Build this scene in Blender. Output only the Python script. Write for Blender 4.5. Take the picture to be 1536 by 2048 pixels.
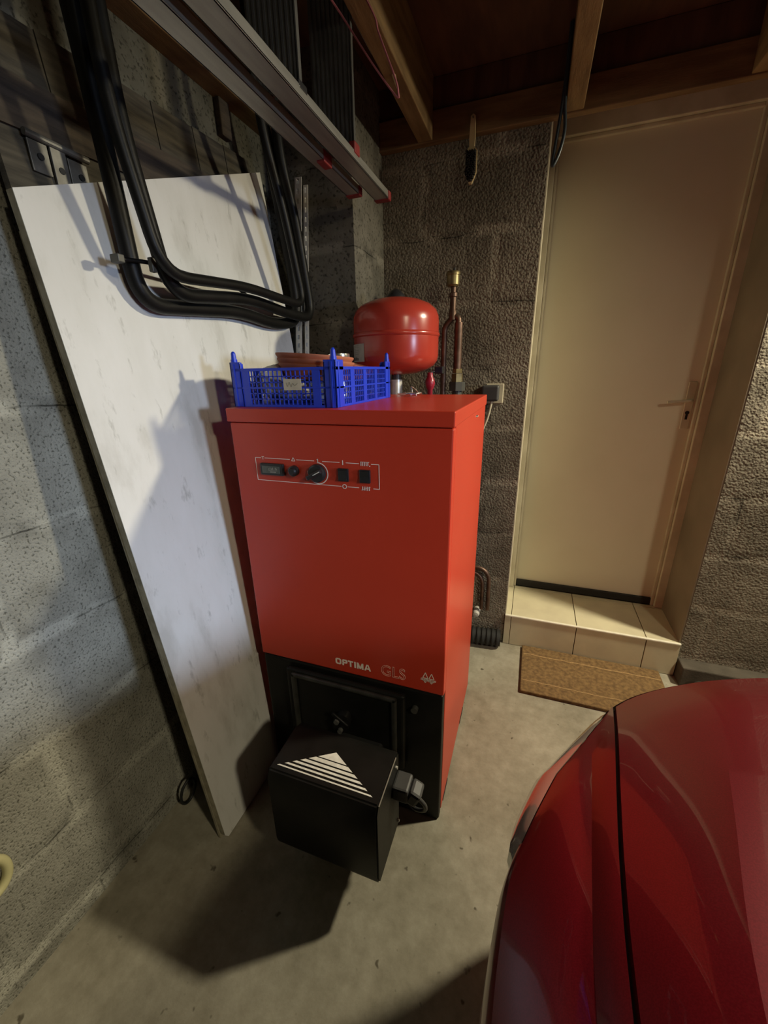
import bpy, bmesh, math, random
from mathutils import Vector, Matrix
random.seed(7)
for o in list(bpy.data.objects): bpy.data.objects.remove(o)
sc = bpy.context.scene
COL = sc.collection
R = math.radians

# ------------------------------------------------------------------ camera
cam_d = bpy.data.cameras.new('camera'); cam = bpy.data.objects.new('camera', cam_d); COL.objects.link(cam)
yaw, pit, rol = R(-19.97), R(19.35), R(-1.11)
fw = Vector((math.sin(yaw)*math.cos(pit), math.cos(yaw)*math.cos(pit), -math.sin(pit)))
r0 = Vector((math.cos(yaw), -math.sin(yaw), 0)); u0 = r0.cross(fw)
rt = r0*math.cos(rol) + u0*math.sin(rol); up = u0*math.cos(rol) - r0*math.sin(rol)
m = Matrix((rt, up, -fw)).transposed().to_4x4(); m.translation = Vector((0, 0, 1.36))
cam.matrix_world = m
cam_d.sensor_fit = 'VERTICAL'; cam_d.sensor_height = 36.0
cam_d.lens = 804.2*36.0/2048.0
cam_d.clip_start = 0.02; cam_d.clip_end = 60
sc.camera = cam

# ------------------------------------------------------------------ world, lights, exposure
w = bpy.data.worlds.new('world'); sc.world = w; w.use_nodes = True
w.node_tree.nodes['Background'].inputs[0].default_value = (0.62, 0.78, 1.0, 1)
w.node_tree.nodes['Background'].inputs[1].default_value = 0.012
def lamp(name, kind, loc, energy, color, size=0.1, target=None, size_y=None, spread=180):
    d = bpy.data.lights.new(name, kind); d.energy = energy; d.color = color
    if kind == 'AREA':
        d.size = size; d.spread = R(spread)
        if size_y: d.shape = 'RECTANGLE'; d.size_y = size_y
    else: d.shadow_soft_size = size
    o = bpy.data.objects.new(name, d); COL.objects.link(o); o.location = loc
    if target is not None:
        o.rotation_euler = (Vector(target)-Vector(loc)).to_track_quat('-Z', 'Y').to_euler()
    return o
# the garage bulb hangs over the bonnet, just in front of the door wall
lamp('garage_lamp', 'AREA', (1.30, 1.66, 2.06), 33, (1.0, 0.90, 0.66), 0.13, (-0.10, 1.25, 0.0), spread=132).data.shape = 'DISK'
# second ceiling lamp over the middle of the car
lamp('ceiling_lamp', 'AREA', (1.42, -0.42, 2.13), 9.5, (1.0, 0.88, 0.62), 0.16, (-0.15, 0.5, 0.0), spread=115).data.shape = 'DISK'
# added faint cool fill from the open rear end, behind the camera
lamp('rear_fill', 'AREA', (0.9, -3.6, 1.1), 0.6, (0.66, 0.80, 1.0), 2.2, (0.2, 0, 0.9), 1.6)
# small side window in the right wall, behind the viewpoint
lamp('side_window_daylight', 'AREA', (2.95, -0.10, 1.42), 8.5, (0.60, 0.74, 1.0), 0.45, (-0.8, 0.65, 0.62), 0.40, spread=50)
sc.view_settings.view_transform = 'Standard'; sc.view_settings.look = 'None'
sc.view_settings.gamma = 1; sc.view_settings.use_curve_mapping = False
sc.view_settings.exposure = -0.15
try:
    sc.cycles.max_bounces = 8; sc.cycles.use_denoising = True
except Exception: pass

# ------------------------------------------------------------------ materials
def new_mat(name):
    mt = bpy.data.materials.new(name); mt.use_nodes = True
    nt = mt.node_tree; b = nt.nodes['Principled BSDF']
    return mt, nt, b
def N(nt, t, **kw):
    n = nt.nodes.new(t)
    for k, v in kw.items():
        if k.startswith('_'): setattr(n, k[1:], v)
        else:
            n.inputs[k.replace('__', ' ')].default_value = v
    return n
def ramp(nt, stops):
    n = nt.nodes.new('ShaderNodeValToRGB'); cr = n.color_ramp
    while len(cr.elements) > 1: cr.elements.remove(cr.elements[-1])
    cr.elements[0].position = stops[0][0]; cr.elements[0].color = (*stops[0][1], 1)
    for p, c in stops[1:]:
        e = cr.elements.new(p); e.color = (*c, 1)
    return n
def mat(name, color, rough=0.5, metal=0.0, color2=None, nscale=12, bump=0.0, bscale=120, coat=0.0, stretch=None, spec=None, detail=6):
    mt, nt, b = new_mat(name); L = nt.links.new
    b.inputs['Roughness'].default_value = rough; b.inputs['Metallic'].default_value = metal
    if coat: b.inputs['Coat Weight'].default_value = coat; b.inputs['Coat Roughness'].default_value = 0.06
    if spec is not None: b.inputs['Specular IOR Level'].default_value = spec
    tc = N(nt, 'ShaderNodeTexCoord'); src = tc.outputs['Object']
    if stretch:
        mp = N(nt, 'ShaderNodeMapping'); mp.inputs['Scale'].default_value = stretch; L(src, mp.inputs[0]); src = mp.outputs[0]
    n1 = N(nt, 'ShaderNodeTexNoise', Scale=nscale, Detail=detail); L(src, n1.inputs['Vector'])
    c2 = color2 or tuple(c*0.85 for c in color)
    rp = ramp(nt, [(0.35, c2), (0.65, color)]); L(n1.outputs[0], rp.inputs[0]); L(rp.outputs[0], b.inputs['Base Color'])
    if bump:
        n2 = N(nt, 'ShaderNodeTexNoise', Scale=bscale, Detail=4.0); L(src, n2.inputs['Vector'])
        bp = N(nt, 'ShaderNodeBump', Strength=bump, Distance=0.002); L(n2.outputs[0], bp.inputs['Height']); L(bp.outputs[0], b.inputs['Normal'])
    return mt

def block_wall(name, axis, phase_u, phase_z, base, light, dark, pit_scale, bump, worm=False):
    mt, nt, b = new_mat(name); L = nt.links.new
    b.inputs['Roughness'].default_value = 0.92; b.inputs['Specular IOR Level'].default_value = 0.2
    tc = N(nt, 'ShaderNodeTexCoord'); sx = N(nt, 'ShaderNodeSeparateXYZ'); L(tc.outputs['Object'], sx.inputs[0])
    cb = N(nt, 'ShaderNodeCombineXYZ')
    # wobble the joints a little
    wn = N(nt, 'ShaderNodeTexNoise', Scale=5.0, Detail=5.0); L(tc.outputs['Object'], wn.inputs['Vector'])
    wa = N(nt, 'ShaderNodeMath', _operation='MULTIPLY_ADD'); L(wn.outputs[0], wa.inputs[0]); wa.inputs[1].default_value = 0.035; wa.inputs[2].default_value = -phase_z-0.0175
    az = N(nt, 'ShaderNodeMath', _operation='ADD'); L(sx.outputs['Z'], az.inputs[0]); L(wa.outputs[0], az.inputs[1])
    au = N(nt, 'ShaderNodeMath', _operation='SUBTRACT'); L(sx.outputs[axis], au.inputs[0]); au.inputs[1].default_value = phase_u
    L(au.outputs[0], cb.inputs[0]); L(az.outputs[0], cb.inputs[1])
    def brick(ms, sm):
        bk = N(nt, 'ShaderNodeTexBrick'); bk.offset = 0.42
        bk.inputs['Scale'].default_value = 1.0; bk.inputs['Brick Width'].default_value = 0.5; bk.inputs['Row Height'].default_value = 0.25
        bk.inputs['Mortar Size'].default_value = ms; bk.inputs['Mortar Smooth'].default_value = sm
        bk.inputs['Color1'].default_value = (0.72, 0.72, 0.72, 1); bk.inputs['Color2'].default_value = (1, 1, 1, 1)
        L(cb.outputs[0], bk.inputs['Vector']); return bk
    wide = brick(0.026, 0.7); thin = brick(0.0022, 0.2)
    big = N(nt, 'ShaderNodeTexNoise', Scale=2.6, Detail=6.0); L(tc.outputs['Object'], big.inputs['Vector'])
    med = N(nt, 'ShaderNodeTexNoise', Scale=17.0, Detail=6.0); L(tc.outputs['Object'], med.inputs['Vector'])
    cr = ramp(nt, [(0.32, dark), (0.5, base), (0.72, light)])
    mm = N(nt, 'ShaderNodeMath', _operation='MULTIPLY_ADD'); L(med.outputs[0], mm.inputs[0]); mm.inputs[1].default_value = 0.45
    L(big.outputs[0], mm.inputs[2])
    ms2 = N(nt, 'ShaderNodeMath', _operation='SUBTRACT'); L(mm.outputs[0], ms2.inputs[0]); ms2.inputs[1].default_value = 0.225
    L(ms2.outputs[0], cr.inputs[0])
    mixb = N(nt, 'ShaderNodeMix', _data_type='RGBA', _blend_type='MULTIPLY'); mixb.inputs[0].default_value = 0.3
    L(cr.outputs[0], mixb.inputs[6]); L(wide.outputs['Color'], mixb.inputs[7])
    # mortar smears, broken up by noise
    br = N(nt, 'ShaderNodeTexNoise', Scale=7.0, Detail=3.0); L(tc.outputs['Object'], br.inputs['Vector'])
    brr = ramp(nt, [(0.36, (0, 0, 0)), (0.52, (1, 1, 1))]); L(br.outputs[0], brr.inputs[0])
    mf = N(nt, 'ShaderNodeMath', _operation='MULTIPLY'); L(wide.outputs['Fac'], mf.inputs[0]); L(brr.outputs[0], mf.inputs[1])
    mf2 = N(nt, 'ShaderNodeMath', _operation='MULTIPLY'); L(mf.outputs[0], mf2.inputs[0]); mf2.inputs[1].default_value = 0.85
    mx = N(nt, 'ShaderNodeMix', _data_type='RGBA'); L(mf2.outputs[0], mx.inputs[0]); L(mixb.outputs[2], mx.inputs[6]); mx.inputs[7].default_value = (*tuple(min(1, c*1.12) for c in light), 1)
    # thin open cracks where the smear is missing
    inv = N(nt, 'ShaderNodeMath', _operation='SUBTRACT'); inv.inputs[0].default_value = 1.0; L(brr.outputs[0], inv.inputs[1])
    ck = N(nt, 'ShaderNodeMath', _operation='MULTIPLY'); L(thin.outputs['Fac'], ck.inputs[0]); L(inv.outputs[0], ck.inputs[1])
    mx2 = N(nt, 'ShaderNodeMix', _data_type='RGBA'); L(ck.outputs[0], mx2.inputs[0]); L(mx.outputs[2], mx2.inputs[6]); mx2.inputs[7].default_value = (dark[0]*.35, dark[1]*.35, dark[2]*.35, 1)
    # pores in the aggregate
    pr = N(nt, 'ShaderNodeTexNoise', Scale=pit_scale, Detail=3.0); L(tc.outputs['Object'], pr.inputs['Vector'])
    pp = ramp(nt, [(0.34, (0.33, 0.33, 0.31)), (0.45, (1, 1, 1)), (0.62, (1, 1, 1)), (0.75, (1.0, 1.0, 1.0))]); L(pr.outputs[0], pp.inputs[0])
    mx3 = N(nt, 'ShaderNodeMix', _data_type='RGBA', _blend_type='MULTIPLY'); mx3.inputs[0].default_value = 0.9
    L(mx2.outputs[2], mx3.inputs[6]); L(pp.outputs[0], mx3.inputs[7]); L(mx3.outputs[2], b.inputs['Base Color'])
    # relief
    h1 = N(nt, 'ShaderNodeMath', _operation='MULTIPLY_ADD'); L(pr.outputs[0], h1.inputs[0]); h1.inputs[1].default_value = 1.0
    neg = N(nt, 'ShaderNodeMath', _operation='MULTIPLY'); L(wide.outputs['Fac'], neg.inputs[0]); neg.inputs[1].default_value = -0.5; L(neg.outputs[0], h1.inputs[2])
    src = h1
    if worm:
        vo = N(nt, 'ShaderNodeTexVoronoi', Scale=125.0); vo.feature = 'SMOOTH_F1'
        L(tc.outputs['Object'], vo.inputs['Vector'])
        h2 = N(nt, 'ShaderNodeMath', _operation='MULTIPLY_ADD'); L(vo.outputs['Distance'], h2.inputs[0]); h2.inputs[1].default_value = -1.0; L(h1.outputs[0], h2.inputs[2]); src = h2
    bp = N(nt, 'ShaderNodeBump', Strength=bump, Distance=0.006); L(src.outputs[0], bp.inputs['Height']); L(bp.outputs[0], b.inputs['Normal'])
    return mt

M = {}
M['wall_left'] = block_wall('grey_block_wall', 'Y', -0.10, 0.052, (0.285, 0.278, 0.230), (0.38, 0.372, 0.31), (0.20, 0.193, 0.157), 175.0, 0.8)
M['wall_back'] = block_wall('rough_block_wall', 'X', 0.02, 0.113, (0.180, 0.158, 0.122), (0.25, 0.222, 0.172), (0.125, 0.110, 0.083), 120.0, 0.55, True)
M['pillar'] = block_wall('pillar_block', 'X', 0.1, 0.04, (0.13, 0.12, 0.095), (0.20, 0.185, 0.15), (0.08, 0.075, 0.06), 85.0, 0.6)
M['floor'] = None
def floor_mat():
    mt, nt, b = new_mat('concrete_floor'); L = nt.links.new
    tc = N(nt, 'ShaderNodeTexCoord')
    a = N(nt, 'ShaderNodeTexNoise', Scale=2.2, Detail=8.0, Roughness=0.6); c = N(nt, 'ShaderNodeTexNoise', Scale=22.0, Detail=8.0, Roughness=0.7)
    L(tc.outputs['Object'], a.inputs['Vector']); L(tc.outputs['Object'], c.inputs['Vector'])
    s = N(nt, 'ShaderNodeMath', _operation='MULTIPLY_ADD'); L(c.outputs[0], s.inputs[0]); s.inputs[1].default_value = 0.6; L(a.outputs[0], s.inputs[2])
    r = ramp(nt, [(0.55, (0.17, 0.152, 0.105)), (0.8, (0.27, 0.247, 0.185)), (1.0, (0.36, 0.335, 0.26))]); L(s.outputs[0], r.inputs[0])
    sp = N(nt, 'ShaderNodeTexNoise', Scale=34.0, Detail=2.0); L(tc.outputs['Object'], sp.inputs['Vector'])
    sr = ramp(nt, [(0.24, (0.35, 0.33, 0.30)), (0.31, (1, 1, 1))]); L(sp.outputs[0], sr.inputs[0])
    mx = N(nt, 'ShaderNodeMix', _data_type='RGBA', _blend_type='MULTIPLY'); mx.inputs[0].default_value = 1.0
    L(r.outputs[0], mx.inputs[6]); L(sr.outputs[0], mx.inputs[7]); L(mx.outputs[2], b.inputs['Base Color'])
    b.inputs['Roughness'].default_value = 0.8; b.inputs['Specular IOR Level'].default_value = 0.3
    bp = N(nt, 'ShaderNodeBump', Strength=0.35, Distance=0.004); L(c.outputs[0], bp.inputs['Height']); L(bp.outputs[0], b.inputs['Normal'])
    return mt
M['floor'] = floor_mat()
def board_mat():
    mt, nt, b = new_mat('white_painted_board'); L = nt.links.new
    tc = N(nt, 'ShaderNodeTexCoord'); mp = N(nt, 'ShaderNodeMapping'); mp.inputs['Scale'].default_value = (1, 2.4, 0.9); L(tc.outputs['Object'], mp.inputs[0])
    a = N(nt, 'ShaderNodeTexNoise', Scale=3.2, Detail=7.0, Roughness=0.6); L(mp.outputs[0], a.inputs['Vector'])
    r = ramp(nt, [(0.30, (0.50, 0.49, 0.44)), (0.46, (0.66, 0.655, 0.61)), (0.7, (0.72, 0.715, 0.68))]); L(a.outputs[0], r.inputs[0])
    sp = N(nt, 'ShaderNodeTexNoise', Scale=12.0, Detail=4.0, Roughness=0.65); L(mp.outputs[0], sp.inputs['Vector'])
    sr = ramp(nt, [(0.29, (0.70, 0.70, 0.68)), (0.40, (1, 1, 1))]); L(sp.outputs[0], sr.inputs[0])
    mx = N(nt, 'ShaderNodeMix', _data_type='RGBA', _blend_type='MULTIPLY'); mx.inputs[0].default_value = 1.0
    L(r.outputs[0], mx.inputs[6]); L(sr.outputs[0], mx.inputs[7]); L(mx.outputs[2], b.inputs['Base Color'])
    b.inputs['Roughness'].default_value = 0.55
    return mt
M['board'] = board_mat()
M['board_edge'] = mat('chipboard_edge', (0.33, 0.30, 0.21), 0.85, color2=(0.20, 0.18, 0.12), nscale=30, bump=0.4)
M['old_wood'] = mat('old_dark_planks', (0.090, 0.078, 0.054), 0.9, color2=(0.032, 0.027, 0.019), nscale=9, bump=0.6, bscale=60, stretch=(3, 0.8, 7))
M['old_wood2'] = mat('old_post_and_shade_wood', (0.085, 0.065, 0.045), 0.9, color2=(0.035, 0.027, 0.02), nscale=9, bump=0.6, bscale=60, stretch=(3, 0.8, 7))
M['pine'] = mat('pine_beam', (0.28, 0.175, 0.070), 0.75, color2=(0.17, 0.098, 0.036), nscale=7, bump=0.3, bscale=50, stretch=(6, 0.9, 6))
M['pine_x'] = mat('pine_plate', (0.22, 0.130, 0.052), 0.75, color2=(0.14, 0.078, 0.030), nscale=7, bump=0.3, bscale=50, stretch=(0.9, 6, 6))
M['deck'] = mat('loft_boards', (0.13, 0.062, 0.032), 0.8, color2=(0.075, 0.035, 0.02), nscale=5, bump=0.2, bscale=40, stretch=(5, 1, 1))
M['red'] = mat('red_enamel', (0.52, 0.042, 0.018), 0.36, color2=(0.50, 0.04, 0.017), nscale=5, bump=0.06, bscale=260, spec=0.5)
M['red_tank'] = mat('red_tank_paint', (0.42, 0.045, 0.026), 0.24, color2=(0.39, 0.04, 0.024), nscale=4)
M['black'] = mat('black_painted_steel', (0.009, 0.0085, 0.0075), 0.45, color2=(0.006, 0.006, 0.005), nscale=18, bump=0.15, bscale=90, spec=0.2)
M['lit_black'] = mat('highlit_black_rim', (0.035, 0.034, 0.028), 0.5, color2=(0.012, 0.012, 0.010), nscale=25)  # paler black for the hatch rim, its highlight put into the colour
M['black_matt'] = mat('black_matt', (0.012, 0.012, 0.011), 0.7, nscale=20)
M['black_plastic'] = mat('black_plastic', (0.020, 0.020, 0.021), 0.35, nscale=20)
M['grey_plastic'] = mat('dark_grey_plastic', (0.06, 0.06, 0.058), 0.5, nscale=20)
M['print'] = mat('white_print', (0.93, 0.84, 0.75), 0.5, color2=(0.86, 0.76, 0.66), nscale=40)
M['print_dim'] = mat('pale_outline_print', (0.80, 0.50, 0.40), 0.5, color2=(0.75, 0.45, 0.36), nscale=40)
M['white_print'] = mat('white_stripe_print', (0.78, 0.76, 0.70), 0.5, nscale=60, color2=(0.62, 0.60, 0.55))
M['glass'] = mat('grey_dial_glass', (0.10, 0.11, 0.095), 0.12, nscale=30)
M['steel'] = mat('galvanised_steel', (0.70, 0.69, 0.62), 0.35, 0.4, color2=(0.42, 0.41, 0.37), nscale=25)
M['lit_steel'] = mat('glint_steel', (0.82, 0.80, 0.70), 0.4, 0.15, color2=(0.66, 0.64, 0.55), nscale=25)  # steel of the slotted angles, lightened to carry the lamp's glint
M['shaded_band'] = block_wall('shaded_wall_band', 'Y', 0.3, 0.0, (0.13, 0.125, 0.095), (0.18, 0.172, 0.135), (0.085, 0.08, 0.06), 110.0, 0.5)
M['iron'] = mat('dull_grey_iron', (0.24, 0.235, 0.21), 0.45, 0.6, color2=(0.12, 0.115, 0.10), nscale=25)
M['alu'] = mat('aluminium', (0.35, 0.34, 0.295), 0.34, 0.5, color2=(0.28, 0.272, 0.235), nscale=18, stretch=(4, 0.5, 4))
M['alu_dark'] = mat('ribbed_aluminium', (0.20, 0.20, 0.185), 0.42, 0.7, color2=(0.14, 0.14, 0.13), nscale=18)
M['red_cap'] = mat('red_rubber', (0.21, 0.014, 0.013), 0.6, nscale=15)
M['brass'] = mat('old_brass', (0.30, 0.245, 0.115), 0.42, 0.7, color2=(0.18, 0.14, 0.07), nscale=30)
M['copper'] = mat('tarnished_copper', (0.17, 0.105, 0.075), 0.45, 0.7, color2=(0.09, 0.055, 0.038), nscale=22)
M['cast'] = mat('cast_iron_nut', (0.10, 0.10, 0.09), 0.5, 0.6, nscale=30)
M['blue'] = mat('blue_plastic', (0.018, 0.055, 0.62), 0.33, color2=(0.014, 0.045, 0.52), nscale=10)
M['terracotta'] = mat('terracotta', (0.42, 0.135, 0.065), 0.75, color2=(0.34, 0.10, 0.05), nscale=15, bump=0.1)
M['terra_rim'] = mat('terracotta_light', (0.60, 0.27, 0.15), 0.7, nscale=15)
M['cream'] = mat('cream_paint', (0.74, 0.69, 0.53), 0.5, color2=(0.70, 0.65, 0.49), nscale=3)
M['cream_dirty'] = mat('cream_paint_frame', (0.66, 0.61, 0.46), 0.55, color2=(0.50, 0.45, 0.32), nscale=9)
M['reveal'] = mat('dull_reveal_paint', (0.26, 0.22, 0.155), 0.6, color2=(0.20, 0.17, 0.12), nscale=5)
M['tile'] = mat('beige_tile', (0.60, 0.55, 0.38), 0.32, color2=(0.52, 0.47, 0.33), nscale=9)
M['grout'] = mat('tile_grout', (0.16, 0.12, 0.075), 0.9, nscale=30)
M['nosing'] = mat('pale_nosing', (0.80, 0.76, 0.62), 0.3, nscale=30)
M['mat'] = mat('coir', (0.215, 0.130, 0.050), 1.0, color2=(0.115, 0.066, 0.025), nscale=60, bump=1.0, bscale=300)
M['mat_line'] = mat('coir_ridge', (0.46, 0.30, 0.13), 1.0, nscale=80, bump=1.0, bscale=300)
M['rubber'] = mat('black_rubber', (0.014, 0.014, 0.013), 0.6, nscale=20)
M['dark_pot'] = mat('dark_plastic_pot', (0.055, 0.048, 0.038), 0.7, nscale=20, color2=(0.03, 0.027, 0.02))
M['plinth'] = mat('dark_footing', (0.095, 0.08, 0.06), 0.9, nscale=12, color2=(0.06, 0.05, 0.036), bump=0.4)
M['cable_white'] = mat('cream_cable', (0.62, 0.57, 0.42), 0.5, nscale=20)
M['socket'] = mat('cream_socket', (0.62, 0.56, 0.40), 0.45, nscale=20)
M['hose'] = mat('dark_blue_cord', (0.035, 0.05, 0.06), 0.35, nscale=20)
M['string'] = mat('pink_string', (0.35, 0.10, 0.11), 0.8, nscale=40)
M['pale_hose'] = mat('pale_yellow_plastic', (0.58, 0.54, 0.28), 0.5, nscale=10)
M['bristle'] = mat('black_bristle', (0.012, 0.010, 0.008), 0.9, nscale=90, bump=1.0, bscale=300)
M['brush_wood'] = mat('pale_brush_wood', (0.58, 0.45, 0.24), 0.6, color2=(0.45, 0.33, 0.16), nscale=12)
M['wood_edge'] = mat('brush_edge', (0.52, 0.40, 0.2), 0.6, nscale=12)
M['film'] = mat('crumpled_grey_film', (0.62, 0.62, 0.60), 0.3, color2=(0.42, 0.42, 0.40), nscale=14, bump=0.6, bscale=30)
M['tin'] = mat('bright_tin', (0.75, 0.73, 0.66), 0.22, 0.9, nscale=20)
M['paper'] = mat('beige_paper', (0.60, 0.55, 0.42), 0.8, nscale=25, color2=(0.5, 0.45, 0.33))
M['ink'] = mat('ink', (0.06, 0.055, 0.05), 0.7, nscale=30)
M['ink_soft'] = mat('grey_ink', (0.30, 0.29, 0.24), 0.7, nscale=30)
M['label'] = mat('printed_label', (0.50, 0.48, 0.40), 0.6, nscale=40)
M['headlamp'] = mat('headlamp_lens', (0.42, 0.40, 0.34), 0.10, 0.3, nscale=6, coat=1.0)
M['tyre'] = mat('tyre_rubber', (0.02, 0.02, 0.02), 0.8, nscale=30)
M['car_glass'] = mat('car_glass', (0.02, 0.025, 0.025), 0.05, nscale=5)
M['valve_red'] = mat('red_valve', (0.32, 0.02, 0.04), 0.3, nscale=20)
M['white_knob'] = mat('dusty_white_cap', (0.50, 0.48, 0.43), 0.6, nscale=20)
def car_mat():
    mt, nt, b = new_mat('crimson_car_paint')
    b.inputs['Base Color'].default_value = (0.12, 0.003, 0.008, 1)
    b.inputs['Roughness'].default_value = 0.33; b.inputs['Metallic'].default_value = 0.25
    b.inputs['Coat Weight'].default_value = 0.55; b.inputs['Coat Roughness'].default_value = 0.03; b.inputs['Specular IOR Level'].default_value = 0.25
    tc = N(nt, 'ShaderNodeTexCoord'); n = N(nt, 'ShaderNodeTexNoise', Scale=600.0); nt.links.new(tc.outputs['Object'], n.inputs['Vector'])
    r = ramp(nt, [(0.4, (0.105, 0.0022, 0.007)), (0.6, (0.135, 0.004, 0.010))]); nt.links.new(n.outputs[0], r.inputs[0]); nt.links.new(r.outputs[0], b.inputs['Base Color'])
    return mt
M['car'] = car_mat()

# ------------------------------------------------------------------ mesh helpers
def obj(name, bm, material, parent=None, smooth=None, origin=None):
    me = bpy.data.meshes.new(name)
    bmesh.ops.recalc_face_normals(bm, faces=bm.faces)
    o_loc = Vector((0, 0, 0))
    if origin is not None:
        o_loc = Vector(origin); bmesh.ops.translate(bm, verts=bm.verts, vec=-o_loc)
    bm.to_mesh(me); bm.free()
    if smooth is not None:
        for p in me.polygons: p.use_smooth = True
        me.set_sharp_from_angle(angle=R(smooth))
    o = bpy.data.objects.new(name, me); COL.objects.link(o)
    me.materials.append(M[material] if isinstance(material, str) else material)
    if parent is not None:
        o.parent = parent; o.location = o_loc - parent.location if parent.type == 'EMPTY' or parent.parent is None else o_loc - (parent.location + (parent.parent.location if parent.parent else Vector()))
    else: o.location = o_loc
    return o
def tag(o, label=None, cat=None, group=None, kind=None):
    if label: o['label'] = label
    if cat: o['category'] = cat
    if group: o['group'] = group
    if kind: o['kind'] = kind
    return o
def thing(name, label, cat, loc=(0, 0, 0), group=None):
    o = bpy.data.objects.new(name, None); COL.objects.link(o); o.location = loc; o.empty_display_size = 0.05
    return tag(o, label, cat, group)
def box(bm, lo, hi, bev=0.0, seg=2, mat4=None):
    c = [(a+b)/2 for a, b in zip(lo, hi)]; s = [abs(b-a) for a, b in zip(lo, hi)]
    t = bmesh.new(); bmesh.ops.create_cube(t, size=1.0)
    for v in t.verts: v.co = Vector((v.co.x*s[0], v.co.y*s[1], v.co.z*s[2]))
    if bev: bmesh.ops.bevel(t, geom=list(t.edges), offset=min(bev, min(s)*0.45), segments=seg, affect='EDGES', profile=0.5)
    for v in t.verts: v.co += Vector(c)
    if mat4 is not None: bmesh.ops.transform(t, matrix=mat4, verts=t.verts)
    join(bm, t); return bm
def join(bm, t):
    mp = {v: bm.verts.new(v.co) for v in t.verts}
    for f in t.faces:
        try: bm.faces.new([mp[v] for v in f.verts])
        except ValueError: pass
    t.free()
def bx(lo, hi, bev=0.0, seg=2, mat4=None): return box(bmesh.new(), lo, hi, bev, seg, mat4)
def frame_at(d):
    d = d.normalized(); a = Vector((0, 0, 1)) if abs(d.z) < 0.95 else Vector((1, 0, 0))
    u = d.cross(a).normalized(); return u, d.cross(u).normalized()
def cyl(bm, p0, p1, r0, r1=None, n=20, cap=True):
    p0, p1 = Vector(p0), Vector(p1); r1 = r0 if r1 is None else r1
    u, v = frame_at(p1-p0); A, B = [], []
    for i in range(n):
        a = 2*math.pi*i/n; d = u*math.cos(a)+v*math.sin(a)
        A.append(bm.verts.new(p0+d*r0)); B.append(bm.verts.new(p1+d*r1))
    for i in range(n): bm.faces.new((A[i], A[(i+1) % n], B[(i+1) % n], B[i]))
    if cap: bm.faces.new(A); bm.faces.new(B)
    return bm
def catmull(pts, k=8, closed=False):
    pts = [Vector(p) for p in pts]; out = []; n = len(pts)
    rng = n if closed else n-1
    for i in range(rng):
        if closed: p0, p1, p2, p3 = pts[(i-1) % n], pts[i], pts[(i+1) % n], pts[(i+2) % n]
        else: p0, p1, p2, p3 = pts[max(i-1, 0)], pts[i], pts[i+1], pts[min(i+2, n-1)]
        for j in range(k):
            t = j/k
            out.append(0.5*((2*p1)+(p2-p0)*t+(2*p0-5*p1+4*p2-p3)*t*t+(3*p1-p0-3*p2+p3)*t**3))
    if not closed: out.append(pts[-1])
    return out
def fillet(pts, rad, k=6):
    """polyline with rounded corners"""
    pts = [Vector(p) for p in pts]; out = [pts[0]]
    for i in range(1, len(pts)-1):
        a, b, c = pts[i-1], pts[i], pts[i+1]
        d1 = (a-b); d2 = (c-b); r = min(rad, d1.length*0.45, d2.length*0.45)
        q0 = b+d1.normalized()*r; q2 = b+d2.normalized()*r
        for j in range(k+1):
            t = j/k; out.append(q0*(1-t)**2+b*2*t*(1-t)+q2*t*t)
    out.append(pts[-1]); return out
def tube(bm, pts, r, n=12, closed=False):
    pts = [Vector(p) for p in pts]; rings = []; m_ = len(pts)
    u = None
    for i, p in enumerate(pts):
        d = (pts[(i+1) % m_]-pts[i-1]) if (closed or 0 < i < m_-1) else (pts[1]-pts[0] if i == 0 else pts[-1]-pts[-2])
        d = d.normalized()
        if u is None: u, _ = frame_at(d)
        u = (u-d*u.dot(d)).normalized(); v = d.cross(u)
        rr = r[i] if isinstance(r, (list, tuple)) else r
        rings.append([bm.verts.new(p+(u*math.cos(2*math.pi*k/n)+v*math.sin(2*math.pi*k/n))*rr) for k in range(n)])
    for i in range(m_ if closed else m_-1):
        A, B = rings[i], rings[(i+1) % m_]
        for k in range(n): bm.faces.new((A[k], A[(k+1) % n], B[(k+1) % n], B[k]))
    if not closed: bm.faces.new(rings[0]); bm.faces.new(rings[-1])
    return bm
def lathe(bm, prof, c, n=40, axis='Z'):
    rings = []
    for r, z in prof:
        ring = []
        for k in range(n):
            a = 2*math.pi*k/n; x, y = r*math.cos(a), r*math.sin(a)
            p = {'Z': (x, y, z), 'Y': (x, z, y), 'X': (z, x, y)}[axis]
            ring.append(bm.verts.new(Vector(c)+Vector(p)))
        rings.append(ring)
    for A, B in zip(rings, rings[1:]):
        for k in range(n): bm.faces.new((A[k], A[(k+1) % n], B[(k+1) % n], B[k]))
    bm.faces.new(rings[0]); bm.faces.new(rings[-1])
    return bm
def prism(bm, poly, vec):
    A = [bm.verts.new(Vector(p)) for p in poly]; B = [bm.verts.new(Vector(p)+Vector(vec)) for p in poly]
    bm.faces.new(A); bm.faces.new(B); n = len(A)
    for i in range(n): bm.faces.new((A[i], A[(i+1) % n], B[(i+1) % n], B[i]))
    return bm
def struct(name, bm, m_, **k): return tag(obj(name, bm, m_, **k), kind='structure')
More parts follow.
